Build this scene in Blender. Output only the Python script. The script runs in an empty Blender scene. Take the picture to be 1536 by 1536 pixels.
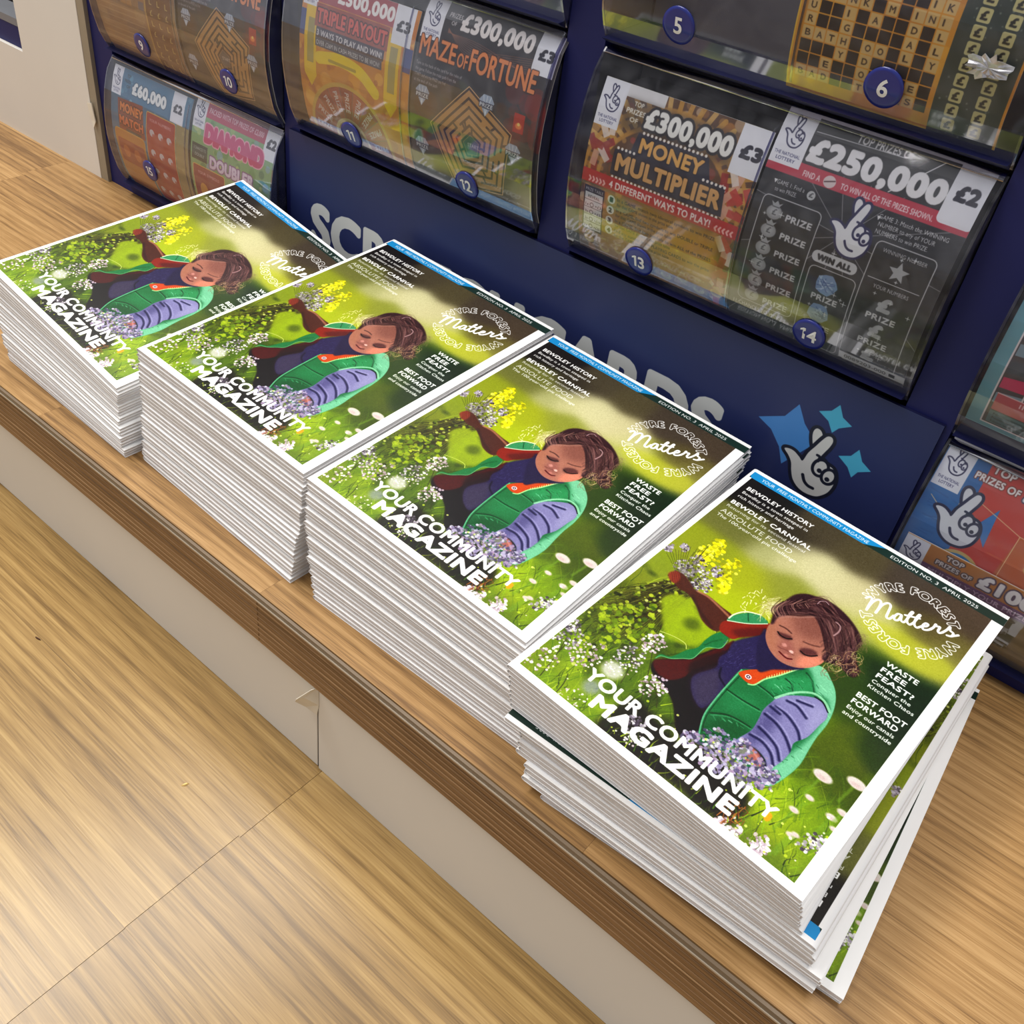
import bpy, bmesh, math, random
import numpy as np
from mathutils import Vector, Matrix

C = bpy.context.scene.collection
SC = bpy.context.scene
R2 = random.Random(7)

# ------------------------------------------------------------------ camera, light, exposure
CAM = np.array([0.38524, -0.23392, 0.39671])
ROT = np.array([[0.74928909, -0.47656073, 0.45984316],
                [0.65537413, 0.43385757, -0.6182656],
                [0.09513467, 0.76462898, 0.63741032]])
FOC, PCX, PCY = 1460.412, 705.256, 747.846          # pixels of a 1536 square frame
cd = bpy.data.cameras.new('camera'); co = bpy.data.objects.new('camera', cd); C.objects.link(co)
cd.sensor_width = 36; cd.lens = 36 * FOC / 1536
cd.shift_x = (768 - PCX) / 1536; cd.shift_y = (PCY - 768) / 1536
cd.clip_start = 0.01
mw = Matrix([list(ROT[i]) + [CAM[i]] for i in range(3)] + [[0, 0, 0, 1]])
co.matrix_world = mw
SC.camera = co

w = bpy.data.worlds.new('shop_surroundings'); SC.world = w; w.use_nodes = True
bgn = w.node_tree.nodes['Background']
bgn.inputs['Color'].default_value = (.96, .97, 1.0, 1); bgn.inputs['Strength'].default_value = 0.44

def area_light(name, loc, target, sx, sy, power, col=(1, .97, .92)):
    l = bpy.data.lights.new(name, 'AREA'); l.shape = 'RECTANGLE'; l.size = sx; l.size_y = sy
    l.energy = power; l.color = col
    o = bpy.data.objects.new(name, l); C.objects.link(o); o.location = loc
    d = Vector(target) - Vector(loc); o.rotation_euler = d.to_track_quat('-Z', 'Y').to_euler()
    return o
# ceiling panels of the shop
area_light('ceiling_light', (-1.15, .20, 2.3), (-.9, .1, 0), 1.6, .3, 40)
area_light('ceiling_light', (.55, .25, 2.3), (.4, .1, 0), 1.2, .5, 28)
area_light('ceiling_light', (-.90, -.75, 2.3), (-.1, -.1, 0), 1.7, .14, 32)
vs = SC.view_settings; vs.view_transform = 'Standard'; vs.look = 'None'; vs.gamma = 1
vs.use_curve_mapping = False; vs.exposure = 0.0

# ------------------------------------------------------------------ placing points seen in the photo into the place
def px_ray(u, v):
    return ROT @ np.array([(u - PCX) / FOC, -(v - PCY) / FOC, -1.0])
def on_axis(u, v, ax, val):
    d = px_ray(u, v); return CAM + d * (val - CAM[ax]) / d[ax]
def world_px(P):
    q = (np.array(P) - CAM) @ ROT
    return np.array([PCX + FOC * q[0] / -q[2], PCY - FOC * q[1] / -q[2]])

# ------------------------------------------------------------------ small print shop: flat artwork computed with numpy
def homog(src, dst):
    A = []
    for (x, y), (u, v) in zip(src, dst):
        A.append([x, y, 1, 0, 0, 0, -u * x, -u * y, -u]); A.append([0, 0, 0, x, y, 1, -v * x, -v * y, -v])
    return np.linalg.svd(np.array(A, float))[2][-1].reshape(3, 3)

INTER = False
_tc = {}
def text_mesh(s, bold=0.0, inter=False, spacing=1.0):
    key = (s, bold, inter, spacing)
    if key in _tc: return _tc[key]
    cu = bpy.data.curves.new('t', 'FONT'); cu.body = s; cu.size = 1; cu.offset = bold; cu.resolution_u = 4
    cu.space_character = spacing
    ob = bpy.data.objects.new('t', cu); C.objects.link(ob)
    bpy.context.view_layer.update()
    dg = bpy.context.evaluated_depsgraph_get()
    me = bpy.data.meshes.new_from_object(ob.evaluated_get(dg))
    n = len(me.vertices); co_ = np.zeros(n * 3); me.vertices.foreach_get('co', co_); co_ = co_.reshape(-1, 3)[:, :2]
    cnt = {}
    faces = [tuple(p.vertices) for p in me.polygons]
    rid, first = {}, []
    for i in range(n): first.append(rid.setdefault((round(co_[i, 0], 5), round(co_[i, 1], 5)), i))
    for f in faces:
        for a, b in zip(f, f[1:] + f[:1]):
            a, b = first[a], first[b]
            if a != b: k = (min(a, b), max(a, b)); cnt[k] = cnt.get(k, 0) + 1
    ed = np.array([k for k, c in cnt.items() if c % 2 == 1], int).reshape(-1, 2)
    bpy.data.objects.remove(ob); bpy.data.curves.remove(cu); bpy.data.meshes.remove(me)
    _tc[key] = (co_, ed, faces)
    return _tc[key]
def cap_h(inter=False, bold=0):
    c = text_mesh('H', bold, inter)[0]; return c[:, 1].max()

def catmull(P, n=6, closed=True):
    P = np.array(P, float); N = len(P); out = []
    rng = range(N) if closed else range(N - 1)
    for i in rng:
        if closed: p0, p1, p2, p3 = P[(i - 1) % N], P[i], P[(i + 1) % N], P[(i + 2) % N]
        else: p0, p1, p2, p3 = P[max(i - 1, 0)], P[i], P[i + 1], P[min(i + 2, N - 1)]
        for k in range(n):
            t = k / n
            out.append(.5 * (2 * p1 + (p2 - p0) * t + (2 * p0 - 5 * p1 + 4 * p2 - p3) * t * t + (3 * p1 - p0 - 3 * p2 + p3) * t ** 3))
    if not closed: out.append(P[-1])
    return np.array(out)

def boxblur(m, s):
    if s < .3: return m
    r = max(1, int(round(s)))
    for _ in range(3 if s > 1 else 1):
        for ax in (0, 1):
            k = 2 * r + 1
            pad = [(0, 0)] * m.ndim; pad[ax] = (r + 1, r)
            c = np.cumsum(np.pad(m, pad, mode='edge'), axis=ax)
            if ax == 0: m = (c[k:] - c[:-k]) / k
            else: m = (c[:, k:] - c[:, :-k]) / k
    return m

class Art:
    def __init__(s, w, h, quad=None, bg=(1, 1, 1)):
        s.w, s.h = w, h
        s.a = np.ones((h, w, 3)) * (np.array(bg, float) / 255 if max(bg) > 1 else np.array(bg, float))
        s.H = homog(quad, [(0, 0), (w, 0), (w, h), (0, h)]) if quad is not None else None
        s.clip = None
    def m(s, pts):
        p = np.atleast_2d(np.array(pts, float))
        if s.H is None: return p
        q = np.c_[p, np.ones(len(p))] @ s.H.T
        return q[:, :2] / q[:, 2:]
    def blend(s, x0, y0, mask, col, alpha=1):
        col = np.array(col, float) / 255
        X0, Y0 = max(x0, 0), max(y0, 0); X1, Y1 = min(x0 + mask.shape[1], s.w), min(y0 + mask.shape[0], s.h)
        if X1 <= X0 or Y1 <= Y0: return
        mk = mask[Y0 - y0:Y1 - y0, X0 - x0:X1 - x0, None] * alpha
        if s.clip is not None: mk = mk * s.clip[Y0:Y1, X0:X1, None]
        r = s.a[Y0:Y1, X0:X1]; r[:] = r * (1 - mk) + col * mk
    def edges(s, V, E, blur=0, ss=3):
        pad = int(blur * 3.5) + 2
        lo = np.floor(V.min(0)).astype(int) - pad; hi = np.ceil(V.max(0)).astype(int) + pad
        lo = np.maximum(lo, [-60, -60]); hi = np.minimum(hi, [s.w + 60, s.h + 60])
        W_, H_ = hi - lo
        if W_ <= 0 or H_ <= 0: return None
        T = np.zeros((H_ * ss, W_ * ss + 1), np.int32)
        A = (V[E[:, 0]] - lo) * ss; B = (V[E[:, 1]] - lo) * ss
        sw = A[:, 1] > B[:, 1]; A[sw], B[sw] = B[sw].copy(), A[sw].copy()
        y0 = np.ceil(A[:, 1] - .5).astype(int); y1 = np.ceil(B[:, 1] - .5).astype(int)
        y0 = np.clip(y0, 0, H_ * ss); y1 = np.clip(y1, 0, H_ * ss)
        cnt = np.maximum(y1 - y0, 0)
        idx = np.repeat(np.arange(len(E)), cnt)
        if len(idx) == 0: return None
        off = np.arange(len(idx)) - np.repeat(np.cumsum(cnt) - cnt, cnt)
        rows = y0[idx] + off
        t = (rows + .5 - A[idx, 1]) / (B[idx, 1] - A[idx, 1])
        xs = A[idx, 0] + t * (B[idx, 0] - A[idx, 0])
        cols = np.clip(np.ceil(xs - .5).astype(int), 0, W_ * ss)
        np.add.at(T, (rows, cols), 1)
        M = (np.cumsum(T, 1)[:, :-1] % 2).astype(float)
        M = M.reshape(H_, ss, W_, ss).mean((1, 3))
        if blur: M = boxblur(M, blur)
        return lo[0], lo[1], M
    def poly(s, pts, col, blur=0, alpha=1, smooth=True, raw=False, retmask=False):
        V = np.array(pts, float) if raw else s.m(pts)
        if smooth: V = catmull(V)
        n = len(V); r = s.edges(V, np.c_[np.arange(n), (np.arange(n) + 1) % n], blur)
        if r is None: return
        if retmask:
            full = np.zeros((s.h, s.w)); x0, y0, M = r
            X0, Y0 = max(x0, 0), max(y0, 0); X1, Y1 = min(x0 + M.shape[1], s.w), min(y0 + M.shape[0], s.h)
            full[Y0:Y1, X0:X1] = M[Y0 - y0:Y1 - y0, X0 - x0:X1 - x0]; return full
        s.blend(*r, col, alpha)
    def line(s, pts, col, width=2, alpha=1, soft=1, smooth=True, raw=False, taper=False, closed=False):
        V = np.array(pts, float) if raw else s.m(pts)
        if smooth and len(V) > 2: V = catmull(V, 5, closed)
        if closed: V = np.r_[V, V[:1]]
        pad = width + soft + 1
        lo = np.floor(V.min(0) - pad).astype(int); hi = np.ceil(V.max(0) + pad).astype(int)
        lo = np.maximum(lo, 0); hi = np.minimum(hi, [s.w, s.h])
        if (hi <= lo).any(): return
        big = (hi[0] - lo[0]) * (hi[1] - lo[1])
        D = np.full((hi[1] - lo[1], hi[0] - lo[0]), 1e3)
        nseg = len(V) - 1
        for i in range(nseg):
            a, b = V[i], V[i + 1]; ww = width / 2 * ((1 - i / nseg) if taper else 1)
            l2 = np.maximum(np.floor(np.minimum(a, b) - pad).astype(int), lo); h2 = np.minimum(np.ceil(np.maximum(a, b) + pad).astype(int), hi)
            if (h2 <= l2).any(): continue
            yy, xx = np.mgrid[l2[1]:h2[1], l2[0]:h2[0]]
            d = b - a; L = max(d @ d, 1e-9)
            t = np.clip(((xx + .5 - a[0]) * d[0] + (yy + .5 - a[1]) * d[1]) / L, 0, 1)
            q = np.hypot(xx + .5 - a[0] - t * d[0], yy + .5 - a[1] - t * d[1]) - ww
            v = D[l2[1] - lo[1]:h2[1] - lo[1], l2[0] - lo[0]:h2[0] - lo[0]]
            np.minimum(v, q, out=v)
        s.blend(lo[0], lo[1], np.clip(.5 - D / soft, 0, 1), col, alpha)
    def disc(s, p, r, col, alpha=1, soft=1, raw=False, ry=None, ang=0):
        x, y = p if raw else s.m(p)[0]
        ry = ry or r; R = int(max(r, ry) + soft * 2 + 2); xi, yi = int(x), int(y)
        yy, xx = np.mgrid[yi - R:yi + R + 1, xi - R:xi + R + 1]
        dx, dy = xx + .5 - x, yy + .5 - y
        c, n = math.cos(ang), math.sin(ang)
        u, v = dx * c + dy * n, -dx * n + dy * c
        d = (np.hypot(u / r, v / ry) - 1) * min(r, ry)
        s.blend(xi - R, yi - R, np.clip(.5 - d / soft, 0, 1), col, alpha)
    def text(s, t, A, B, Cc, col, bold=0.0, inter=INTER, alpha=1, blur=0, raw=False, outline=0, ocol=(0, 0, 0), raw_h=None, spacing=1.0):
        """A baseline left, B baseline right, Cc top of the capitals above A"""
        bold *= .55; spacing *= 1 + bold * 1.3
        V, E, _ = text_mesh(t, 0, inter, spacing)
        if len(V) == 0: return
        P = np.array([A, B, Cc], float) if raw else s.m([A, B, Cc])
        x0, x1 = V[:, 0].min(), V[:, 0].max(); ch = cap_h(inter)
        bp = bold * np.linalg.norm(P[2] - P[0]) / ch
        up_ = (P[2] - P[0]) / np.linalg.norm(P[2] - P[0]); P = np.array([P[0] + up_ * bp, P[1] + up_ * bp, P[2] - up_ * bp])
        Q = P[0] + (V[:, :1] - x0) / (x1 - x0) * (P[1] - P[0]) + V[:, 1:] / ch * (P[2] - P[0])
        if outline: s.fat(Q, E, bp + outline, 0, ocol, alpha)
        s.fat(Q, E, bp, blur, col, alpha)
    def fat(s, Q, E, d, blur, col, alpha):
        if d < .25:
            r = s.edges(Q, E, blur)
            if r is not None: s.blend(*r, col, alpha)
            return
        r = s.edges(Q, E, 0.0, ss=3)
        if r is None: return
        x0, y0, M = r; p = int(d) + 2; M = np.pad(M, p); O = M.copy()
        k = int(math.ceil(d))
        for dy in range(-k, k + 1):
            for dx in range(-k, k + 1):
                dist = math.hypot(dx, dy)
                wgt = min(1, max(0, d + .5 - dist))
                if wgt <= 0 or dist == 0: continue
                np.maximum(O, np.roll(np.roll(M, dy, 0), dx, 1) * wgt, out=O)
        if blur: O = boxblur(O, blur)
        s.blend(x0 - p, y0 - p, O, col, alpha)
    def rect(s, x0, y0, x1, y1, col, alpha=1, blur=0):
        s.poly([(x0, y0), (x1, y0), (x1, y1), (x0, y1)], col, smooth=False, raw=True, alpha=alpha, blur=blur)
    def image(s, name):
        im = bpy.data.images.new(name, s.w, s.h, alpha=False)
        a = np.ones((s.h, s.w, 4), np.float32); a[..., :3] = np.clip(s.a[::-1], 0, 1)
        im.pixels.foreach_set(a.ravel()); im.pack(); return im

INTER = False
# ------------------------------------------------------------------ the magazine cover
WM, HM = .148, .210
Q4 = [(1131, 697), (1518, 927), (1209, 1358), (762, 994)]
def crop(x0, y0, sc):
    return lambda pts: [(x0 + sc * a, y0 + sc * b) for a, b in pts]
def cover_art():
    A = Art(1000, 1419, Q4)
    rng = random.Random(3); nr = np.random.default_rng(3)
    # soft out-of-focus meadow
    S = [((1150, 745), (50, 46, 42)), ((1190, 800), (70, 64, 54)), ((1230, 800), (92, 84, 66)), ((1290, 835), (98, 90, 66)), ((1370, 880), (88, 78, 66)), ((1470, 940), (92, 80, 66)),
         ((1440, 985), (120, 112, 66)), ((1120, 790), (120, 122, 66)), ((1070, 830), (150, 160, 44)), ((1165, 830), (178, 178, 122)), ((1230, 855), (206, 202, 156)),
         ((1280, 890), (200, 192, 146)), ((1300, 930), (180, 182, 100)), ((1350, 960), (176, 184, 70)), ((1400, 990), (186, 188, 78)), ((1425, 1010), (150, 150, 80)),
         ((1180, 880), (150, 156, 66)), ((1120, 870), (168, 176, 40)), ((1100, 900), (176, 190, 30)), ((1300, 1000), (70, 92, 38)), ((1340, 1030), (34, 62, 36)),
         ((1400, 1050), (38, 62, 40)), ((1360, 1100), (44, 58, 36)), ((1300, 1060), (62, 84, 30)), ((1330, 1150), (112, 112, 66)), ((1290, 1130), (92, 108, 28)),
         ((1270, 1180), (88, 104, 26)), ((1310, 1200), (70, 86, 24)), ((1220, 1230), (120, 150, 22)), ((1180, 1230), (172, 196, 14)), ((1180, 1290), (148, 168, 14)),
         ((1240, 1290), (120, 150, 40)), ((1120, 1270), (120, 140, 30)), ((1060, 1230), (70, 72, 40)), ((1000, 1180), (52, 50, 36)), ((940, 1120), (60, 66, 34)),
         ((900, 1070), (120, 150, 20)), ((850, 1020), (140, 166, 18)), ((860, 980), (120, 146, 20)), ((820, 990), (130, 150, 24)), ((900, 960), (112, 136, 26)),
         ((940, 1010), (96, 120, 26)), ((960, 940), (130, 150, 24)), ((1000, 960), (96, 122, 30)), ((1040, 930), (160, 182, 16)), ((1060, 960), (130, 156, 24)),
         ((1010, 870), (140, 156, 40)), ((960, 880), (130, 140, 40)), ((920, 900), (110, 120, 36)), ((1200, 1330), (90, 120, 30)), ((880, 930), (110, 124, 30)),
         ((1390, 960), (100, 90, 62))]
    gw, gh = 120, 170
    yy, xx = np.mgrid[0:gh, 0:gw]; gx = (xx + .5) * A.w / gw; gy = (yy + .5) * A.h / gh
    num = np.zeros((gh, gw, 3)); den = np.zeros((gh, gw))
    for p, c in S:
        q = A.m(p)[0]; d2 = (gx - q[0]) ** 2 + (gy - q[1]) ** 2
        k = np.exp(-d2 / (2 * 48 ** 2)) + 1e-6 / (d2 + 100); num += k[..., None] * np.array(c) / 255; den += k
    g = num / den[..., None]
    iy = np.clip((np.arange(A.h) + .5) / A.h * gh - .5, 0, gh - 1.001); ix = np.clip((np.arange(A.w) + .5) / A.w * gw - .5, 0, gw - 1.001)
    y0 = iy.astype(int); x0 = ix.astype(int); fy = (iy - y0)[:, None, None]; fx = (ix - x0)[None, :, None]
    A.a = (g[y0][:, x0] * (1 - fy) * (1 - fx) + g[y0 + 1][:, x0] * fy * (1 - fx) + g[y0][:, x0 + 1] * (1 - fy) * fx + g[y0 + 1][:, x0 + 1] * fy * fx)
    K1, K2, K3, K4, K5 = crop(760, 680, .5052), crop(1100, 860, .15625), crop(960, 920, .22135), crop(800, 800, .20833), crop(1000, 1100, .26042)
    # the dark green wedge under the lettering
    A.poly([(1300, 985), (1330, 1000), (1380, 1030), (1412, 1050), (1330, 1170), (1290, 1120), (1320, 1070), (1310, 1030)], (36, 58, 36), blur=14, alpha=.65)
    A.poly([(1190, 815), (1240, 830), (1320, 905), (1350, 950), (1290, 930), (1220, 870), (1160, 850)], (214, 208, 160), blur=16, alpha=.5)
    A.poly([(1290, 930), (1340, 940), (1430, 1000), (1415, 1025), (1340, 985)], (196, 200, 60), blur=10, alpha=.6)
    # blurred light patches in the meadow
    for _ in range(150):
        p = (rng.uniform(0, 1000), rng.uniform(830, 1419)); c = rng.choice([(150, 190, 20), (96, 130, 20), (60, 84, 22), (180, 206, 60), (120, 160, 30)])
        A.disc(p, rng.uniform(10, 42), c, rng.uniform(.1, .4), soft=26, raw=True, ry=rng.uniform(10, 60))
    for _ in range(110):
        p = (rng.uniform(0, 430), rng.uniform(760, 1300)); A.disc(p, rng.uniform(6, 26), rng.choice([(40, 54, 22), (60, 74, 26), (30, 40, 20), (84, 96, 30)]), rng.uniform(.2, .55), soft=14, raw=True, ry=rng.uniform(6, 34))
    def blades(n, X, Y, L, cols, wd=(1.5, 4), al=(.35, .9), ang=(-.6, .6)):
        for _ in range(n):
            x, y = rng.uniform(*X), rng.uniform(*Y); l = rng.uniform(*L); a = rng.uniform(*ang)
            mx, my = x + math.sin(a) * l * .5 + rng.uniform(-8, 8), y - math.cos(a) * l * .5
            ex, ey = x + math.sin(a * 1.4) * l, y - math.cos(a) * l
            A.line([(x, y), (mx, my), (ex, ey)], rng.choice(cols), rng.uniform(*wd), rng.uniform(*al), raw=True, taper=True, soft=1.6)
    G1 = [(150, 190, 20), (90, 130, 18), (50, 76, 20), (190, 214, 60), (40, 50, 24), (120, 150, 40)]
    blades(330, (40, 960), (1140, 1400), (40, 130), G1)
    blades(120, (40, 420), (820, 1200), (40, 140), G1)
    blades(90, (600, 960), (1050, 1300), (40, 120), [(150, 190, 50), (110, 150, 30), (70, 100, 24)], wd=(4, 12), al=(.15, .35))
    # dark lower strip behind the big lettering
    A.poly([(905, 1075), (960, 1050), (1010, 1110), (1080, 1140), (1130, 1200), (1100, 1240), (1040, 1200), (960, 1140), (900, 1100)], (40, 34, 34), blur=9, alpha=.85)
    # ---- bouquet stalks running to the left of the raised hand
    for i in range(430):
        t = rng.random(); s0 = (1030 + rng.uniform(-14, 10), 872 + rng.uniform(-8, 22))
        e = (860 + rng.uniform(-5, 120), 955 + rng.uniform(-60, 40) - t * 18)
        mid = ((s0[0] + e[0]) / 2 + rng.uniform(-10, 10), (s0[1] + e[1]) / 2 + rng.uniform(-12, 14))
        A.line([s0, mid, e], rng.choice([(50, 50, 20), (84, 84, 30), (140, 146, 60), (34, 30, 20), (70, 60, 28), (64, 54, 24)]), rng.uniform(1.5, 5), rng.uniform(.4, .85), taper=True)
    for i in range(230):
        t = rng.random() ** .8; q = (1030 - 170 * t + rng.uniform(-10, 10), 872 + 90 * t + rng.uniform(-42, 34) * (.4 + t))
        A.disc(q, rng.uniform(2, 8), rng.choice([(150, 176, 30), (70, 84, 24), (190, 206, 60), (44, 50, 24), (110, 130, 34), (206, 214, 120)]), rng.uniform(.5, .95), soft=2)
    for i in range(150):
        q = (rng.uniform(900, 985), rng.uniform(905, 965)); A.disc(q, rng.uniform(3, 11), rng.choice([(168, 196, 22), (120, 150, 20), (70, 96, 22), (190, 210, 50)]), .7, soft=2)
    # hanging lime leaves and loop
    A.poly(K4([(940, 450), (1080, 440), (1180, 560), (1320, 700), (1200, 800), (1080, 800), (960, 720), (930, 560)]), (158, 180, 14), blur=5, alpha=.9)
    A.disc(K4([(1150, 650)])[0], 26, (80, 96, 24), .7, soft=22)
    A.line(K4([(920, 700), (1020, 740), (1100, 790), (1110, 830)]), (190, 205, 110), 3)
    A.line(K4([(1180, 520), (1260, 620), (1320, 710)]), (200, 214, 110), 3, .8)
    # yellow flower head and lilac heads
    for i in range(330):
        a, r = rng.uniform(0, 6.28), rng.random() ** .6
        base = rng.choice([(1310, 180, 90), (1380, 330, 60), (1270, 110, 70), (1440, 230, 60), (1340, 80, 50), (1370, 390, 40), (1230, 150, 50)])
        q = K4([(base[0] + math.cos(a) * r * base[2], base[1] + math.sin(a) * r * base[2])])[0]
        A.disc(q, rng.uniform(3, 9), rng.choice([(240, 232, 10), (226, 220, 20), (250, 246, 90), (200, 196, 14), (160, 160, 16), (244, 238, 40)]), .92, soft=1.6)
    def head(q, rad, n, cols, flat=1.0, sz=(2, 6), raw=False):
        for i in range(n):
            a, r = rng.uniform(0, 6.28), rng.random() ** .55
            A.disc((q[0] + math.cos(a) * r * rad, q[1] + math.sin(a) * r * rad * flat), rng.uniform(*sz), rng.choice(cols), .92, soft=1.4)
    LIL = [(150, 140, 150), (196, 190, 200), (110, 100, 112), (226, 222, 226), (80, 70, 80), (170, 160, 176)]
    for cc in [(1060, 240, 13), (1130, 230, 15), (1190, 210, 13), (1100, 270, 13), (1230, 320, 13), (1150, 380, 9), (1330, 270, 9), (1250, 370, 10), (1090, 90, 7), (980, 90, 7)]:
        head(K4([cc[:2]])[0], cc[2], 52, LIL)
    for k in range(16):
        A.line(K4([(1060 + k * 9, 330), (1010 + k * 11, 220), (960 + k * 22, 90 + rng.uniform(-20, 40))]), (70, 70, 40), 1.6, .8)
    # ---- child: dark inside of the open gilet
    A.poly(K3([(110, 320), (90, 400), (150, 470), (230, 600), (260, 800), (330, 850), (420, 880), (560, 800), (560, 480), (640, 300), (560, 230), (340, 300)]), (38, 24, 34), blur=1.5)
    A.poly(K3([(105, 318), (230, 312), (350, 310), (470, 265), (600, 205), (650, 190), (640, 300), (500, 345), (380, 380), (300, 440), (200, 452), (120, 400)]), (92, 30, 18), blur=2)
    A.poly(K3([(360, 330), (560, 260), (700, 240), (520, 380), (400, 440), (340, 420)]), (52, 28, 36), blur=4, alpha=.8)
    # raised arm
    A.poly(K4([(1000, 300), (1030, 260), (1100, 300), (1170, 400), (1260, 440), (1370, 530), (1440, 590), (1410, 640), (1350, 700), (1290, 690), (1220, 620), (1180, 520), (1120, 430), (1040, 380)]), (92, 52, 38), blur=1.2)
    A.line(K4([(1190, 410), (1270, 455), (1360, 540), (1420, 600)]), (190, 132, 104), 9, .75, soft=6)
    A.line(K4([(1150, 440), (1210, 560), (1290, 670)]), (60, 32, 26), 10, .6, soft=8)
    A.poly(K4([(975, 280), (1010, 262), (1050, 270), (1060, 320), (1020, 350), (985, 320)]), (150, 70, 52), blur=1.5)
    for k in range(4): A.line(K4([(1000 + 14 * k, 268), (1010 + 16 * k, 345)]), (96, 40, 30), 2, .8)
    # green hem, left
    A.poly(K3([(108, 308), (150, 275), (220, 292), (320, 250), (400, 230), (450, 180), (520, 135), (620, 120), (600, 180), (560, 238), (455, 232), (370, 305), (290, 305), (220, 308), (150, 290)]), (44, 128, 76), blur=1)
    A.line(K3([(115, 302), (150, 288), (220, 306), (300, 306), (370, 304), (455, 232), (555, 236), (605, 180)]), (120, 190, 130), 3, .8)
    A.line(K3([(450, 215), (500, 190), (560, 180)]), (24, 90, 50), 5, .6, soft=4)
    # collar behind
    A.poly(K3([(580, 48), (730, 62), (900, 72), (880, 140), (700, 160), (640, 175), (590, 150), (545, 105)]), (150, 50, 20), blur=1.2)
    A.poly(K3([(640, 110), (880, 100), (880, 150), (700, 165)]), (90, 28, 18), blur=5, alpha=.7)
    A.poly(K3([(600, 44), (640, 12), (720, -6), (800, 0), (850, 30), (872, 68), (740, 66)]), (66, 150, 100), blur=1)
    A.line(K3([(600, 46), (740, 68), (872, 70)]), (200, 220, 190), 4)
    A.line(K3([(610, 30), (650, 2), (730, -14), (830, 10)]), (226, 232, 200), 5)
    A.line(K3([(740, -4), (742, 50)]), (30, 90, 56), 4, .8)
    # shirt
    A.poly(K3([(600, 260), (640, 195), (740, 165), (870, 150), (880, 250), (930, 330), (1010, 382), (860, 392), (700, 395), (620, 470), (540, 560), (440, 650), (380, 590), (355, 500), (380, 420), (520, 370), (545, 300)]), (58, 50, 92), blur=1.5)
    A.poly(K3([(370, 440), (520, 380), (560, 420), (540, 560), (440, 640), (380, 580)]), (78, 70, 92), blur=8, alpha=.8)
    for _ in range(110):
        x, y = rng.uniform(560, 900), rng.uniform(190, 380); A.line(K3([(x, y), (x + rng.uniform(6, 26), y - rng.uniform(-4, 14))]), rng.choice([(96, 92, 140), (40, 32, 70), (76, 70, 120)]), 2, .6)
    A.line(K3([(560, 370), (550, 430), (590, 500)]), (30, 24, 44), 6, .7, soft=5)
    # gilet, right half
    gil = K3([(690, 388), (790, 385), (1010, 392), (1100, 375), (1200, 356), (1262, 380), (1300, 440), (1338, 540), (1332, 650), (1285, 760), (1215, 850), (1165, 930), (1100, 1040), (1000, 1130), (900, 1185), (820, 1160), (700, 1040), (560, 930), (408, 890), (418, 800), (450, 690), (520, 590), (600, 490)])
    A.poly(gil, (42, 122, 74), blur=1)
    A.clip = A.poly(gil, None, blur=1, retmask=True)
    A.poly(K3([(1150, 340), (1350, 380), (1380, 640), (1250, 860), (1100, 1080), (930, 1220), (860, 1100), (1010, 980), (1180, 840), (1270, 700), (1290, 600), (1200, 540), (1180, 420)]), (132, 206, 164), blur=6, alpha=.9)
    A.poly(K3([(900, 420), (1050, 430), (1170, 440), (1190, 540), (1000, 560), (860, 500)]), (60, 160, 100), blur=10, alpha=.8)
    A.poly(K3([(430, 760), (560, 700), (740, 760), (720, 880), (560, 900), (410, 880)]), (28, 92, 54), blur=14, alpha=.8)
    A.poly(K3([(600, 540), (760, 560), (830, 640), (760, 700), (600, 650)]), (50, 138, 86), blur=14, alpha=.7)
    for q in [[(600, 520), (700, 590), (820, 660)], [(490, 680), (620, 700), (760, 780)], [(800, 480), (880, 540), (940, 600)], [(1000, 450), (1040, 490), (1050, 540)],
              [(1140, 410), (1180, 470), (1195, 540)], [(440, 800), (520, 830), (640, 900)]]:
        A.line(K3(q), (16, 66, 40), 6, .85, soft=4); A.line(K3([(a + 6, b + 14) for a, b in q]), (104, 190, 134), 4, .5, soft=4)
    for _ in range(90):
        x, y = rng.choice([(rng.uniform(900, 1180), rng.uniform(430, 550)), (rng.uniform(440, 760), rng.uniform(700, 900)), (rng.uniform(950, 1300), rng.uniform(880, 1120)), (rng.uniform(1200, 1330), rng.uniform(420, 800))])
        A.line(K3([(x, y), (x + rng.uniform(10, 34), y + rng.uniform(10, 40))]), rng.choice([(150, 226, 180), (24, 84, 50), (92, 180, 126)]), rng.uniform(1.5, 4), .5)
    A.clip = None
    A.line(K3([(700, 385), (600, 495), (520, 590), (450, 690), (418, 800), (406, 890)]), (104, 190, 140), 5, .9)
    A.line(K3([(715, 400), (615, 505), (535, 600), (465, 700), (435, 800)]), (16, 60, 40), 3, .7)
    A.poly(K3([(680, 405), (740, 386), (860, 382), (1040, 372), (1030, 400), (940, 425), (860, 445), (790, 486), (740, 474), (700, 440)]), (208, 84, 30), blur=.8)
    A.line(K3([(745, 484), (790, 488), (860, 450), (950, 428), (1100, 378), (1200, 362)]), (166, 222, 150), 5)
    for k in range(14): A.line(K3([(870 + k * 17, 448 - k * 5), (872 + k * 17, 432 - k * 5)]), (230, 230, 150), 2)
    q = K3([(745, 434)])[0]
    A.disc(q, 10, (232, 220, 224)); A.disc(q, 6.5, (90, 50, 60)); A.disc(q, 2.8, (230, 230, 240))
    # sleeve
    slv = K3([(915, 600), (960, 568), (1100, 566), (1220, 590), (1278, 665), (1280, 720), (1230, 770), (1150, 850), (1060, 890), (1030, 960), (960, 1030), (880, 1064), (862, 1000), (800, 930), (720, 895), (655, 885), (690, 850), (770, 800), (820, 720), (850, 660)])
    A.poly(slv, (136, 132, 178), blur=1)
    A.clip = A.poly(slv, None, blur=1, retmask=True)
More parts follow.
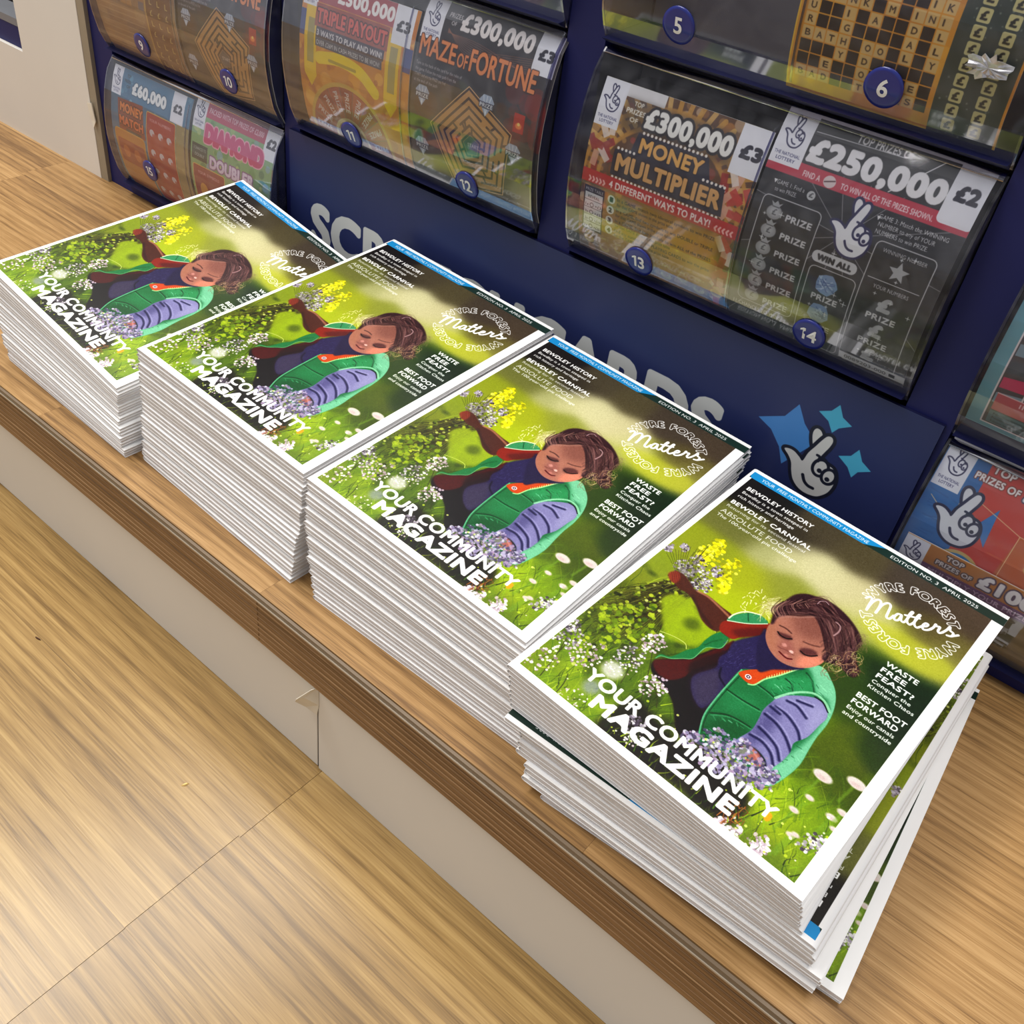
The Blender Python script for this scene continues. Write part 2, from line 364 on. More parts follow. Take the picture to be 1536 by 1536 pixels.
    A.poly(K3([(960, 570), (1100, 560), (1220, 590), (1180, 680), (1040, 640)]), (142, 140, 184), blur=10, alpha=.8)
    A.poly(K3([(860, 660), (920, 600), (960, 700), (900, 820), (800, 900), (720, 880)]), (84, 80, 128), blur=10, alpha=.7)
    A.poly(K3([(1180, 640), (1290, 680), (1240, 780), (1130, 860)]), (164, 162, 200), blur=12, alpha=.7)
    for q in [[(1010, 600), (1080, 640), (1140, 720)], [(930, 640), (1010, 700), (1080, 800), (1100, 880)], [(860, 690), (940, 760), (1000, 850), (1040, 960)],
              [(820, 780), (880, 840), (940, 920), (960, 1010)], [(760, 830), (840, 880), (900, 960), (920, 1050)], [(900, 640), (960, 690)], [(1080, 600), (1180, 640)]]:
        A.line(K3(q), (38, 36, 76), 9, .85, soft=6, taper=False); A.line(K3([(a + 16, b - 8) for a, b in q]), (176, 174, 214), 5, .5, soft=5)
    A.clip = None
    A.line(K3([(1200, 575), (1255, 615), (1288, 680)]), (24, 24, 40), 6, .8); A.line(K3([(930, 580), (1050, 545), (1180, 548), (1260, 600), (1300, 680)]), (150, 214, 170), 8, .9)
    A.poly(K3([(660, 900), (720, 895), (800, 930), (860, 1000), (868, 1060), (800, 1050), (700, 960)]), (40, 26, 50), blur=1.5)
    A.poly(K3([(700, 915), (760, 910), (820, 960), (846, 1020), (838, 1056), (760, 1030), (690, 960)]), (176, 108, 98), blur=2)
    A.line(K3([(720, 930), (790, 960), (830, 1040)]), (214, 150, 136), 7, .7, soft=6)
    # lilac blossoms held low
    for cc in [(350, 860, 9), (450, 890, 14), (540, 880, 14), (500, 950, 16), (600, 960, 17), (560, 1010, 14), (680, 990, 17), (700, 920, 11), (640, 1060, 14), (740, 1040, 17), (780, 1110, 16), (840, 1080, 14), (860, 1140, 12), (720, 1120, 11), (900, 1110, 9)]:
        head(K3([cc[:2]])[0], cc[2] * 1.5, 46, [(150, 140, 176), (186, 178, 206), (110, 100, 134), (206, 204, 216), (90, 84, 110), (130, 134, 120), (172, 150, 180)], sz=(3, 7))
    # hair halo
    for _ in range(170):
        x, y = rng.uniform(120, 430), rng.uniform(210, 470)
        if x + y * .6 < 290: continue
        A.line(K2([(430 + rng.uniform(-40, 60), 330 + rng.uniform(-60, 80)), ((x + 430) / 2, (y + 330) / 2 - rng.uniform(0, 40)), (x + rng.uniform(60, 160), y)]), rng.choice([(226, 222, 160), (200, 196, 120), (240, 238, 200), (170, 160, 100)]), 1.6, .55)
    for _ in range(26):
        x, y = rng.uniform(60, 330), rng.uniform(170, 380); A.line(K2([(x, y), (x + rng.uniform(-30, 30), y + rng.uniform(-40, 20))]), (240, 238, 200), 3, .8)
    # face
    face = K2([(322, 590), (350, 500), (420, 430), (520, 380), (660, 360), (780, 400), (880, 480), (940, 620), (930, 760), (880, 860), (780, 905), (690, 915), (590, 905), (480, 860), (400, 790), (340, 690)])
    A.poly(K2([(290, 560), (330, 540), (400, 700), (500, 820), (640, 880), (700, 925), (560, 935), (400, 930), (250, 940), (240, 700)]), (52, 44, 80), blur=1.5)
    A.poly(face, (176, 120, 102), blur=1)
    A.clip = A.poly(face, None, blur=1, retmask=True)
    A.poly(K2([(600, 380), (900, 420), (940, 640), (760, 640), (620, 560)]), (134, 86, 76), blur=16, alpha=.75)
    A.poly(K2([(320, 600), (360, 490), (440, 450), (420, 600), (440, 720), (400, 780)]), (176, 118, 92), blur=10, alpha=.75)
    A.poly(K2([(640, 830), (700, 790), (800, 800), (900, 830), (860, 890), (720, 915), (620, 890)]), (226, 142, 116), blur=7, alpha=.9)
    A.poly(K2([(440, 700), (500, 640), (570, 660), (600, 760), (560, 800), (480, 770)]), (160, 102, 92), blur=6, alpha=.9)
    A.disc(K2([(505, 690)])[0], 8, (206, 146, 134), .9, soft=6); A.disc(K2([(570, 758)])[0], 7, (236, 190, 178), .95, soft=4)
    A.disc(K2([(520, 790)])[0], 6, (206, 136, 124), .8, soft=6)
    A.line(K2([(440, 700), (470, 720), (530, 745), (590, 790)]), (92, 48, 46), 3, .5, soft=3)
    A.line(K2([(455, 755), (490, 790), (530, 820), (575, 828)]), (96, 24, 34), 6, .9, soft=3)
    A.line(K2([(455, 800), (500, 830), (560, 850)]), (190, 110, 100), 7, .6, soft=6)
    A.poly(K2([(440, 560), (490, 575), (560, 600), (580, 635), (520, 640), (450, 600)]), (92, 54, 56), blur=3, alpha=.85)
    A.line(K2([(440, 560), (465, 595), (520, 625), (575, 632)]), (34, 18, 24), 5, .95, soft=2)
    A.line(K2([(460, 500), (520, 530), (570, 575)]), (74, 44, 42), 6, .7, soft=4)
    A.poly(K2([(650, 730), (720, 720), (800, 750), (820, 790), (740, 800), (670, 780)]), (92, 54, 56), blur=3, alpha=.85)
    A.line(K2([(660, 750), (700, 785), (760, 800), (820, 795)]), (34, 18, 24), 5, .95, soft=2)
    A.line(K2([(690, 660), (760, 690), (840, 710)]), (74, 44, 42), 6, .55, soft=4)
    A.clip = None
    # hair
    hair = K2([(370, 480), (390, 400), (440, 330), (520, 250), (600, 200), (700, 190), (800, 215), (900, 250), (1000, 310), (1100, 400), (1180, 500), (1240, 610), (1250, 690), (1200, 760), (1205, 860), (1230, 960), (1180, 1010), (1110, 980), (1040, 900), (960, 880), (870, 830), (900, 770), (960, 740), (930, 660), (880, 560), (830, 470), (780, 410), (690, 370), (590, 365), (500, 395), (430, 430), (400, 480)])
    A.poly(hair, (70, 46, 52), blur=1.5)
    cols = [(124, 88, 88), (46, 28, 32), (160, 118, 110), (92, 60, 62), (36, 22, 26), (188, 146, 130), (60, 38, 42)]
    for _ in range(330):
        t = rng.random(); k = rng.random()
        s0 = (430 + t * 330 + rng.uniform(-20, 20), 400 - t * 160 + rng.uniform(-10, 20))
        e = (820 + k * 330, 420 + k * 60 + t * 60)
        f_ = (900 + k * 300, 640 + rng.uniform(-60, 160) - k * 40)
        g_ = (f_[0] + rng.uniform(-60, 40), f_[1] + rng.uniform(40, 110))
        pts = [s0, ((s0[0] + e[0]) / 2, min(s0[1], e[1]) - 40 * k + 20), e, f_, g_] if rng.random() < .6 else [e, f_, g_]
        A.line(K2(pts), rng.choice(cols), rng.uniform(1.5, 7), rng.uniform(.12, .42), soft=3)
    for _ in range(60):
        x = rng.uniform(400, 760); A.line(K2([(x, 430 - (x - 400) * .3 + rng.uniform(-20, 10)), (x - 30, 340 - (x - 400) * .2), (x + 60, 260 + rng.uniform(-20, 30))]), rng.choice(cols), 2.4, .6)
    for _ in range(80):
        cx, cy = rng.uniform(900, 1230), rng.uniform(780, 1000); r = rng.uniform(20, 60); a0 = rng.uniform(0, 6)
        A.line(K2([(cx + r * math.cos(a0 + i * .7), cy + r * .8 * math.sin(a0 + i * .7)) for i in range(5)]), rng.choice([(196, 160, 116), (150, 112, 90), (214, 190, 150), (120, 86, 74), (190, 190, 110)]), 2.2, .6)
    for _ in range(30):
        cx, cy = rng.uniform(1230, 1290), rng.uniform(600, 760); r = rng.uniform(14, 45); a0 = rng.uniform(0, 6)
        A.line(K2([(cx + r * math.cos(a0 + i * .7), cy + r * math.sin(a0 + i * .7)) for i in range(5)]), (140, 120, 90), 1.4, .6)
    A.line(K2([(820, 290), (850, 265), (900, 270), (930, 300)]), (196, 164, 170), 3, .8)
    A.line(K2([(1000, 470), (1040, 510), (1030, 560), (980, 600)]), (214, 176, 176), 5, .7, soft=3)
    # ---- meadow flowers in focus
    def umbel(q, rad, tone, flat=.75):
        c = [(232, 222, 226), (206, 190, 200), (244, 240, 240), (160, 140, 150), (190, 170, 186)] if tone == 0 else [(214, 210, 214), (120, 110, 124), (170, 162, 176), (86, 76, 90), (230, 226, 230)]
        head(q, rad, 60, c, flat, (2.5, 6))
    for (x, y), (bx, by) in [((250, 750), (190, 850)), ((250, 740), (60, 1020)), ((720, 890), (640, 1080)), ((880, 780), (750, 1330)), ((880, 1100), (900, 1260)), ((260, 1010), (180, 1140))]:
        A.line(K4([(x, y), ((x + bx) / 2 + 12, (y + by) / 2), (bx, by)]), (70, 70, 36), 3, .85)
    for x, y, r, t in [(250, 745, 17, 1), (390, 860, 20, 0), (60, 880, 20, 0), (720, 880, 18, 1), (880, 785, 14, 0), (880, 1100, 16, 0), (280, 650, 10, 1), (740, 1385, 14, 1)]:
        umbel(K4([(x, y)])[0], r * 1.45, t)
    A.disc(K4([(580, 985)])[0], 34, (214, 214, 206), .85, soft=20); A.disc(K4([(430, 1110)])[0], 30, (150, 156, 180), .7, soft=26)
    for x, y, r in [(915, 260, 30), (1110, 305, 30), (840, 385, 14), (965, 500, 17), (1030, 475, 17), (750, 455, 15), (980, 570, 13), (730, 600, 13), (760, 600, 12)]:
        q = K5([(x, y)])[0]; A.line([A.m(q)[0], A.m(q)[0] + np.array([-10, 90])], (130, 170, 60), 9, .5, soft=6, raw=True)
        A.disc(A.m(q)[0], r * .95, (226, 216, 214), .92, soft=5, raw=True, ry=r * .6); head(A.m(q)[0], r * .9, 40, [(236, 230, 230), (206, 190, 190), (246, 242, 240)], .6, (1.5, 4), True); A.disc(A.m(q)[0] + np.array([0, r * .2]), r * .5, (206, 178, 176), .7, soft=8, raw=True, ry=r * .25)
    for x, y, r, t in [(540, 650, 20, 0), (860, 655, 22, 1), (400, 580, 14, 0), (560, 680, 14, 0), (330, 520, 10, 0)]: umbel(A.m(K5([(x, y)])[0])[0] if False else K5([(x, y)])[0], r * .0 + r, t)
    blades(120, (60, 960), (1330, 1410), (20, 60), G1, wd=(1.5, 5))
    for _ in range(80):
        A.disc((rng.uniform(60, 960), rng.uniform(1150, 1380)), rng.uniform(2, 5), rng.choice([(240, 240, 230), (230, 240, 130), (200, 220, 60)]), .8, raw=True)
    # rust coloured seed heads
    for _ in range(60):
        q = K5([(380 + rng.uniform(-50, 90), 450 + rng.uniform(-40, 80))])[0]; A.line([q, (q[0] + rng.uniform(-8, 8), q[1] + rng.uniform(-8, 8))], rng.choice([(150, 90, 40), (190, 120, 60), (120, 60, 30)]), 2.4, .8)
    A.disc(K5([(600, 495)])[0], 10, (226, 170, 20), .95, ry=16, soft=2)
    # small-grain variation of the print
    A.a += boxblur(nr.normal(0, .05, (A.h, A.w, 1)), 1) * 1.0
    lum_ = A.a.mean(2, keepdims=True); A.a = lum_ + (A.a - lum_) * .92; A.a = np.clip((A.a - .5) * 1.18 + .43, 0, 1)
    # ---- white margins
    W_ = (250, 250, 250)
    bl, br, bt, bb = 26, 960, 20, 1389
    A.rect(-5, -5, bl, 1430, W_); A.rect(-5, bb, 1005, 1430, W_); A.rect(br, 60, 1005, 1430, W_)
    # strips
    A.rect(-5, bt, 1005, 62, (20, 44, 36))
    A.poly([(-5, bt), (560, bt), (490, 62), (22, 62)], (22, 140, 206), smooth=False, raw=True)
    A.rect(-5, -5, 1005, bt, W_); A.rect(-5, -5, 14, 60, W_)
    T = lambda t, x, y, wd, h, **k: A.text(t, (x, y), (x + wd, y), (x, y - h), (255, 255, 255), raw=True, **k)
    T('YOUR  FREE MONTHLY COMMUNITY MAGAZINE', 60, 51, 440, 19, bold=.04)
    T('EDITION NO. 3  APRIL 2025', 588, 52, 318, 18, bold=.04)
    # top left cover lines
    T('BEWDLEY HISTORY', 48, 138, 275, 24, bold=.07); T('Bewdley is a town steeped in', 48, 168, 272, 17, bold=.06); T('rich history and heritage', 48, 198, 232, 17, bold=.06)
    T('BEWDLEY CARNIVAL', 48, 248, 328, 24, bold=.07); T('Returning for its second festival', 48, 275, 320, 15, alpha=.8)
    T('ABSOLUTE FOOD', 48, 318, 290, 24, alpha=.75); T('The 100-year-old pie challenge', 48, 345, 325, 16, alpha=.9)
    # right column
    T('WASTE', 798, 530, 106, 24, bold=.07); T('FREE', 798, 564, 82, 24, bold=.07); T('FEAST?', 798, 598, 120, 24, bold=.07)
    T('Conquer the', 798, 626, 126, 17, bold=.07); T('Kitchen Chaos', 798, 653, 148, 17, bold=.07)
    T('BEST FOOT', 790, 714, 158, 24, bold=.07); T('FORWARD', 790, 748, 146, 24, bold=.07); T('Enjoy our canals', 790, 776, 150, 17, bold=.07); T('and countryside', 790, 804, 154, 17, bold=.07)
    # big title
    T('YOUR COMMUNITY', 186, 1284, 640, 52, bold=.075)
    T('MAGAZINE', 262, 1355, 476, 60, bold=.10)
    # round badge: outlined ring lettering and script word
    cx, cy = 768, 280; Rr = 144
    def ring(t, a0, a1):
        wd = [.42 if ch == ' ' else text_mesh(ch)[0][:, 0].max() - text_mesh(ch)[0][:, 0].min() + .2 for ch in t]; tot = sum(wd); acc = 0
        for ch, w_ in zip(t, wd):
            a = a0 + (a1 - a0) * (acc + w_ / 2) / tot; acc += w_
            if ch == ' ': continue
            V, E, _ = text_mesh(ch); mid = (V[:, 0].min() + V[:, 0].max()) / 2; s_ = 56
            u = (V[:, 0] - mid) * s_; v = V[:, 1] * s_; rr = Rr - 19 + v
            ex, ey = math.sin(a), -math.cos(a); tx, ty = math.cos(a), math.sin(a)
            r = A.edges(np.c_[cx + ex * rr + tx * u, cy + ey * rr + ty * u], E, 0)
            if r is None: continue
            M = boxblur(np.pad(r[2], 4), 2.6); al = np.clip(1.25 - np.abs(M - .24) * 7.5, 0, 1)
            A.blend(r[0] - 4, r[1] - 4, al, (255, 255, 255), .95)
    ring('WYRE FOREST', math.radians(-97), math.radians(57)); ring('WYRE FOREST', math.radians(83), math.radians(237))
    K6 = crop(1280, 860, .18227)
    for q in [[(115, 200), (150, 190), (165, 215), (140, 260), (120, 300)], [(125, 290), (170, 235), (215, 215), (240, 235), (225, 280), (195, 325)], [(200, 320), (250, 260), (300, 245), (320, 270), (300, 320), (285, 360), (310, 375), (345, 350)],
              [(410, 345), (380, 335), (350, 360), (355, 385), (385, 385), (410, 350), (405, 385), (425, 405), (455, 385)], [(450, 385), (480, 350), (505, 325), (495, 320), (470, 350), (455, 395), (475, 425), (510, 410)],
              [(510, 410), (540, 375), (565, 350), (555, 345), (530, 375), (515, 420), (535, 450), (575, 440)], [(575, 440), (615, 440), (630, 425), (610, 415), (585, 435), (590, 465), (630, 470), (665, 455)],
              [(650, 466), (676, 448), (694, 424), (700, 440), (728, 448), (712, 478), (722, 496), (748, 492)], [(748, 492), (786, 470), (812, 446), (812, 476), (838, 500), (822, 524), (786, 516)], [(822, 524), (850, 520), (880, 516)], [(440, 345), (560, 375)]]:
        A.line(K6(q), (255, 255, 255), 8.5, 1, soft=1.4)
    return A

# ------------------------------------------------------------------ scratch tickets and stand print
PROF = [(0, .2520), (.06, .2475), (.15, .2425), (.3, .2385), (.45, .2362), (.62, .2368), (.78, .2400), (.9, .2440), (.97, .2475), (1, .2510)]
def prof_y(t):
    t = min(max(t, 0), 1)
    for (a, ya), (b, yb) in zip(PROF, PROF[1:]):
        if t <= b: return ya + (yb - ya) * (t - a) / (b - a)
    return PROF[-1][1]
PPM = 5000.
HAND = {
'palm': [(-0.39, 0.005), (-0.332, -0.028), (-0.251, -0.024), (-0.167, 0.018), (-0.105, 0.05), (-0.073, -0.099), (-0.015, -0.241), (0.037, -0.371), (0.083, -0.455), (0.141, -0.468), (0.173, -0.416), (0.16, -0.322), (0.125, -0.218), (0.095, -0.121), (0.086, -0.047), (0.141, -0.095), (0.202, -0.066), (0.306, -0.044), (0.367, 0.04), (0.39, 0.167), (0.364, 0.312), (0.299, 0.413), (0.218, 0.477), (0.083, 0.5), (-0.037, 0.471), (-0.138, 0.39), (-0.199, 0.273), (-0.241, 0.157), (-0.306, 0.076)],
'back': [(-0.04, -0.22), (-0.102, -0.361), (-0.108, -0.455), (-0.073, -0.5), (-0.015, -0.484), (0.028, -0.416), (0.021, -0.348), (0.0, -0.26)],
'smile': [(-0.034, 0.25), (0.015, 0.331), (0.083, 0.373), (0.157, 0.376)]}
def hand(A, cx, cy, s, out=(24, 24, 60), fill=(226, 224, 232), lw=.07, thin=False):
    f = lambda L: [(cx + a * s, cy + b * s) for a, b in L]
    w = lw * s
    for k in ('back', 'palm'):
        if thin:
            A.poly(f(HAND[k]), fill, raw=True); A.line(f(HAND[k]), out, w, raw=True, closed=True)
        else:
            A.line(f(HAND[k]), out, w * 2, raw=True, closed=True); A.poly(f(HAND[k]), fill, raw=True)
    for (x, y, rx, ry, px, py) in [(.150, .03, .085, .115, .150, .075), (.292, .10, .075, .10, .285, .145)]:
        A.disc((cx + x * s, cy + y * s), rx * s + w * .8, out, raw=True, ry=ry * s + w * .8, ang=.2)
        A.disc((cx + x * s, cy + y * s), rx * s - w * .1, fill, raw=True, ry=ry * s - w * .1, ang=.2)
        A.disc((cx + px * s, cy + py * s), max(.034 * s, 1), out, raw=True)
    A.line(f(HAND['smile']), out, w * .95, raw=True)
    A.line(f([(0.05, -.13), (.09, -.12), (.086, -.05)]), out, w * .8, raw=True)

class TArt(Art):
    def __init__(s, x0, x1, z0, z1, bg, y=.2395):
        s.box = (x0, x1, z0, z1)
        q = [world_px((x, y, z)) for x, z in ((x0, z1), (x1, z1), (x1, z0), (x0, z0))]
        super().__init__(int((x1 - x0) * PPM), int((z1 - z0) * PPM), q, bg)
    def t(s, txt, a, b, cap, col, bold=.04, **k):
        P = s.m([a, b]); d = P[1] - P[0]; d = d / np.linalg.norm(d); up = np.array([d[1], -d[0]])
        s.text(txt, P[0], P[1], P[0] + up * cap * PPM / 1000, col, bold=bold, raw=True, **k)
    def tr(s, txt, x, y, w, cap, col, bold=.04, **k):      # in canvas fractions of 1 mm
        f = PPM / 1000
        s.text(txt, (x * f, y * f), ((x + w) * f, y * f), (x * f, (y - cap) * f), col, bold=bold, raw=True, **k)
    def R(s, x0, y0, x1, y1, col, **k):
        f = PPM / 1000; s.rect(x0 * f, y0 * f, x1 * f, y1 * f, col, **k)
    def emblem(s, x=0, y=0, w=15.5, h=23):
        f = PPM / 1000
        s.R(x, y, x + w, y + h, (232, 230, 240)); hand(s, (x + w * .47) * f, (y + h * .38) * f, h * .56 * f, (46, 44, 84), (232, 230, 240), .05, thin=True)
        s.tr('THE NATIONAL', x + 1.6, y + h * .83, w - 3.2, 1.7, (40, 40, 90), .05); s.tr('LOTTERY', x + 3.4, y + h * .93, w - 6.8, 1.7, (40, 40, 90), .05)
    def price(s, t, x0, x1, h=22):
        s.R(x0, -1, x1, h, (232, 230, 240)); s.tr(t, x0 + (x1 - x0) * .2, h * .66, (x1 - x0) * .62, h * .3, (44, 42, 58), .12)

def speckle(A, n, cols, r=(3, 12), al=(.3, .9), seed=1, box=(0, 0, 1, 1)):
    q = random.Random(seed)
    for _ in range(n):
        A.disc((q.uniform(box[0], box[2]) * A.w, q.uniform(box[1], box[3]) * A.h), q.uniform(*r), q.choice(cols), q.uniform(*al), raw=True, soft=3)

def t13():
    A = TArt(.085, .1885, .140, .2405, (96, 62, 40)); q = random.Random(13)
    f = 5.
    speckle(A, 260, [(170, 110, 50), (200, 150, 80), (120, 70, 40), (90, 50, 40), (150, 60, 50), (210, 180, 150)], (5, 18), seed=2)
    for k in range(26):   # arched golden beams
        a = math.pi * (1 + k / 25); A.line([(52 * f + math.cos(a) * 40 * f, 46 * f + math.sin(a) * 36 * f), (52 * f + math.cos(a) * 56 * f, 46 * f + math.sin(a) * 48 * f)], q.choice([(206, 150, 60), (170, 110, 40), (226, 180, 100)]), 14, .8, raw=True)
    for r in (42, 48, 52):
        A.line([(52 * f + math.cos(math.pi * (1 + k / 12)) * r * f, 50 * f + math.sin(math.pi * (1 + k / 12)) * r * .86 * f) for k in range(13)], (196, 140, 60), 12, .85, raw=True, soft=4)
    for _ in range(46):   # tumbling red notes and cards
        s_ = q.choice([0, 1]); x = (q.uniform(0, 16) if s_ else q.uniform(84, 103)) * f; y = q.uniform(22, 46) * f
        if q.random() < .4: y = q.uniform(60, 100) * f; x = q.uniform(90, 103) * f
        a = q.uniform(0, 3); dx, dy = math.cos(a), math.sin(a)
        A.poly([(x - dx * 22 - dy * 10, y - dy * 22 + dx * 10), (x + dx * 22 - dy * 10, y + dy * 22 + dx * 10), (x + dx * 22 + dy * 10, y + dy * 22 - dx * 10), (x - dx * 22 + dy * 10, y - dy * 22 - dx * 10)], q.choice([(190, 60, 56), (226, 210, 206), (150, 40, 40), (214, 160, 140)]), smooth=False, raw=True, alpha=.85)
    A.emblem(0, 0, 16, 24)
    A.R(16, 0, 40, 6, (226, 222, 226)); A.R(17, 6, 86, 22, (60, 50, 44), alpha=.55, blur=6)
    A.tr('TOP', 22, 9.5, 6, 2.6, (240, 236, 230), .1); A.tr('PRIZES', 18.5, 13.5, 12, 2.8, (240, 236, 230), .1); A.tr('OF', 22, 17.4, 5, 2.6, (240, 236, 230), .1)
    A.tr('£300,000', 32, 18, 52, 10.5, (238, 234, 232), .10, outline=7, ocol=(40, 34, 40))
    A.price('£3', 86, 104, 24)
    # marquee board
    A.poly([(30 * f, 21 * f), (74 * f, 21 * f), (78 * f, 31 * f), (88 * f, 32 * f), (90 * f, 47 * f), (18 * f, 47 * f), (18 * f, 33 * f), (28 * f, 31 * f)], (40, 36, 56), smooth=False, raw=True)
    for i in range(27): A.disc(((20 + i * 2.6) * f, 48 * f), 4, (236, 226, 220), raw=True); A.disc(((20 + i * 2.6) * f, (20.5 if 4 < i < 21 else 32) * f), 4, (236, 226, 220), raw=True)
    A.tr('MONEY', 33, 31, 39, 8.2, (226, 168, 90), .09, outline=3, ocol=(30, 20, 30)); A.tr('MULTIPLIER', 21, 44.5, 66, 10.2, (214, 160, 100), .09, outline=3, ocol=(30, 20, 30))
    A.R(0, 48.5, 104, 56, (184, 34, 46)); A.tr('4 DIFFERENT WAYS TO PLAY!', 19, 54.8, 66, 4.4, (244, 232, 232), .08)
    for k in range(5): A.tr('›', 5 + k * 2.4, 55.5, 1.6, 5.2, (240, 180, 180), .1); A.tr('‹', 88 + k * 2.4, 55.5, 1.6, 5.2, (240, 180, 180), .1)
    A.R(14, 56, 92, 100, (190, 140, 56), alpha=.8, blur=8); A.R(56, 60, 92, 84, (216, 150, 30), alpha=.6, blur=16)
    A.R(3, 58, 17, 86, (46, 42, 50)); A.R(3.8, 62, 16.2, 85, (230, 228, 234))
    A.tr('PRIZE TABLE', 4, 61.2, 12, 2, (236, 232, 236), .06); A.tr('REVEAL', 6, 65.4, 8, 1.9, (50, 46, 56), .08)
    for k in range(4):
        A.R(3.8, 66.4 + k * 4.6, 16.2, 66.7 + k * 4.6, (60, 56, 66)); A.tr('%dx' % (4 - k if k else 1), 4.6, 70.4 + k * 4.6, 2.2, 1.8, (50, 46, 56), .06); A.tr('×£%d' % (3, 5, 10, 20)[k], 11.4, 70.4 + k * 4.6, 4.2, 1.8, (50, 46, 56), .06)
        A.disc((9 * f, (69.4 + k * 4.6) * f), 7, (90, 86, 100), raw=True); A.disc((9 * f, (69.4 + k * 4.6) * f), 5, (230, 228, 234), raw=True)
    rows = ['In a GAME, match two identical symbols to win PRIZE', 'In a GAME, find two symbols to win DOUBLE or TRIPLE', 'In a GAME, find two symbols to win ALL of the PRIZES', 'Find any number in the PLAYING CARDS to win the prize']
    for k in range(4):
        y = 60.5 + k * 6.4; A.disc((22 * f, (y + .8) * f), 13, (236, 230, 224), raw=True); A.tr(str(k + 1), 21.1, y + 2.4, 1.8, 3.2, (30, 28, 40), .14)
        A.tr(rows[k], 26, y + .6, 64, 2.1, (48, 36, 36), .05); A.tr('for that GAME shown in the prize table', 26, y + 3.4, 38, 1.9, (48, 36, 36), .03)
    for k in range(9):
        A.disc(((8 + k * 11) * f, (92 + (k % 2) * 3) * f), 18, (206, 176, 90), .9, raw=True, ry=13); A.disc(((8 + k * 11) * f, (91 + (k % 2) * 3) * f), 12, (170, 120, 60), .7, raw=True, ry=9, soft=4)
        A.tr('GAME %d' % (k % 4 + 1), 5 + k * 11, 89, 6, 1.6, (214, 206, 120), .04)
    return A

def sparkle(A, x, y, r, col=(200, 200, 206)):
    A.line([(x - r, y), (x + r, y)], col, 1.6, raw=True); A.line([(x, y - r), (x, y + r)], col, 1.6, raw=True); A.disc((x, y), 2, col, raw=True)
def star_pts(x, y, r, r2=.45, n=5, rot=-math.pi / 2):
    return [(x + math.cos(rot + math.pi * k / n) * (r if k % 2 == 0 else r * r2), y + math.sin(rot + math.pi * k / n) * (r if k % 2 == 0 else r * r2)) for k in range(2 * n)]
def rrect(A, x0, y0, x1, y1, rad, col, w, fill=None, fa=1):
    P = []
    for cx, cy, a in ((x1 - rad, y0 + rad, -90), (x1 - rad, y1 - rad, 0), (x0 + rad, y1 - rad, 90), (x0 + rad, y0 + rad, 180)):
        for k in range(5): t = math.radians(a + k * 22.5); P.append((cx + rad * math.cos(t), cy + rad * math.sin(t)))
    if fill is not None: A.poly(P, fill, smooth=False, raw=True, alpha=fa)
    if col is not None: A.line(P, col, w, smooth=False, raw=True, closed=True)

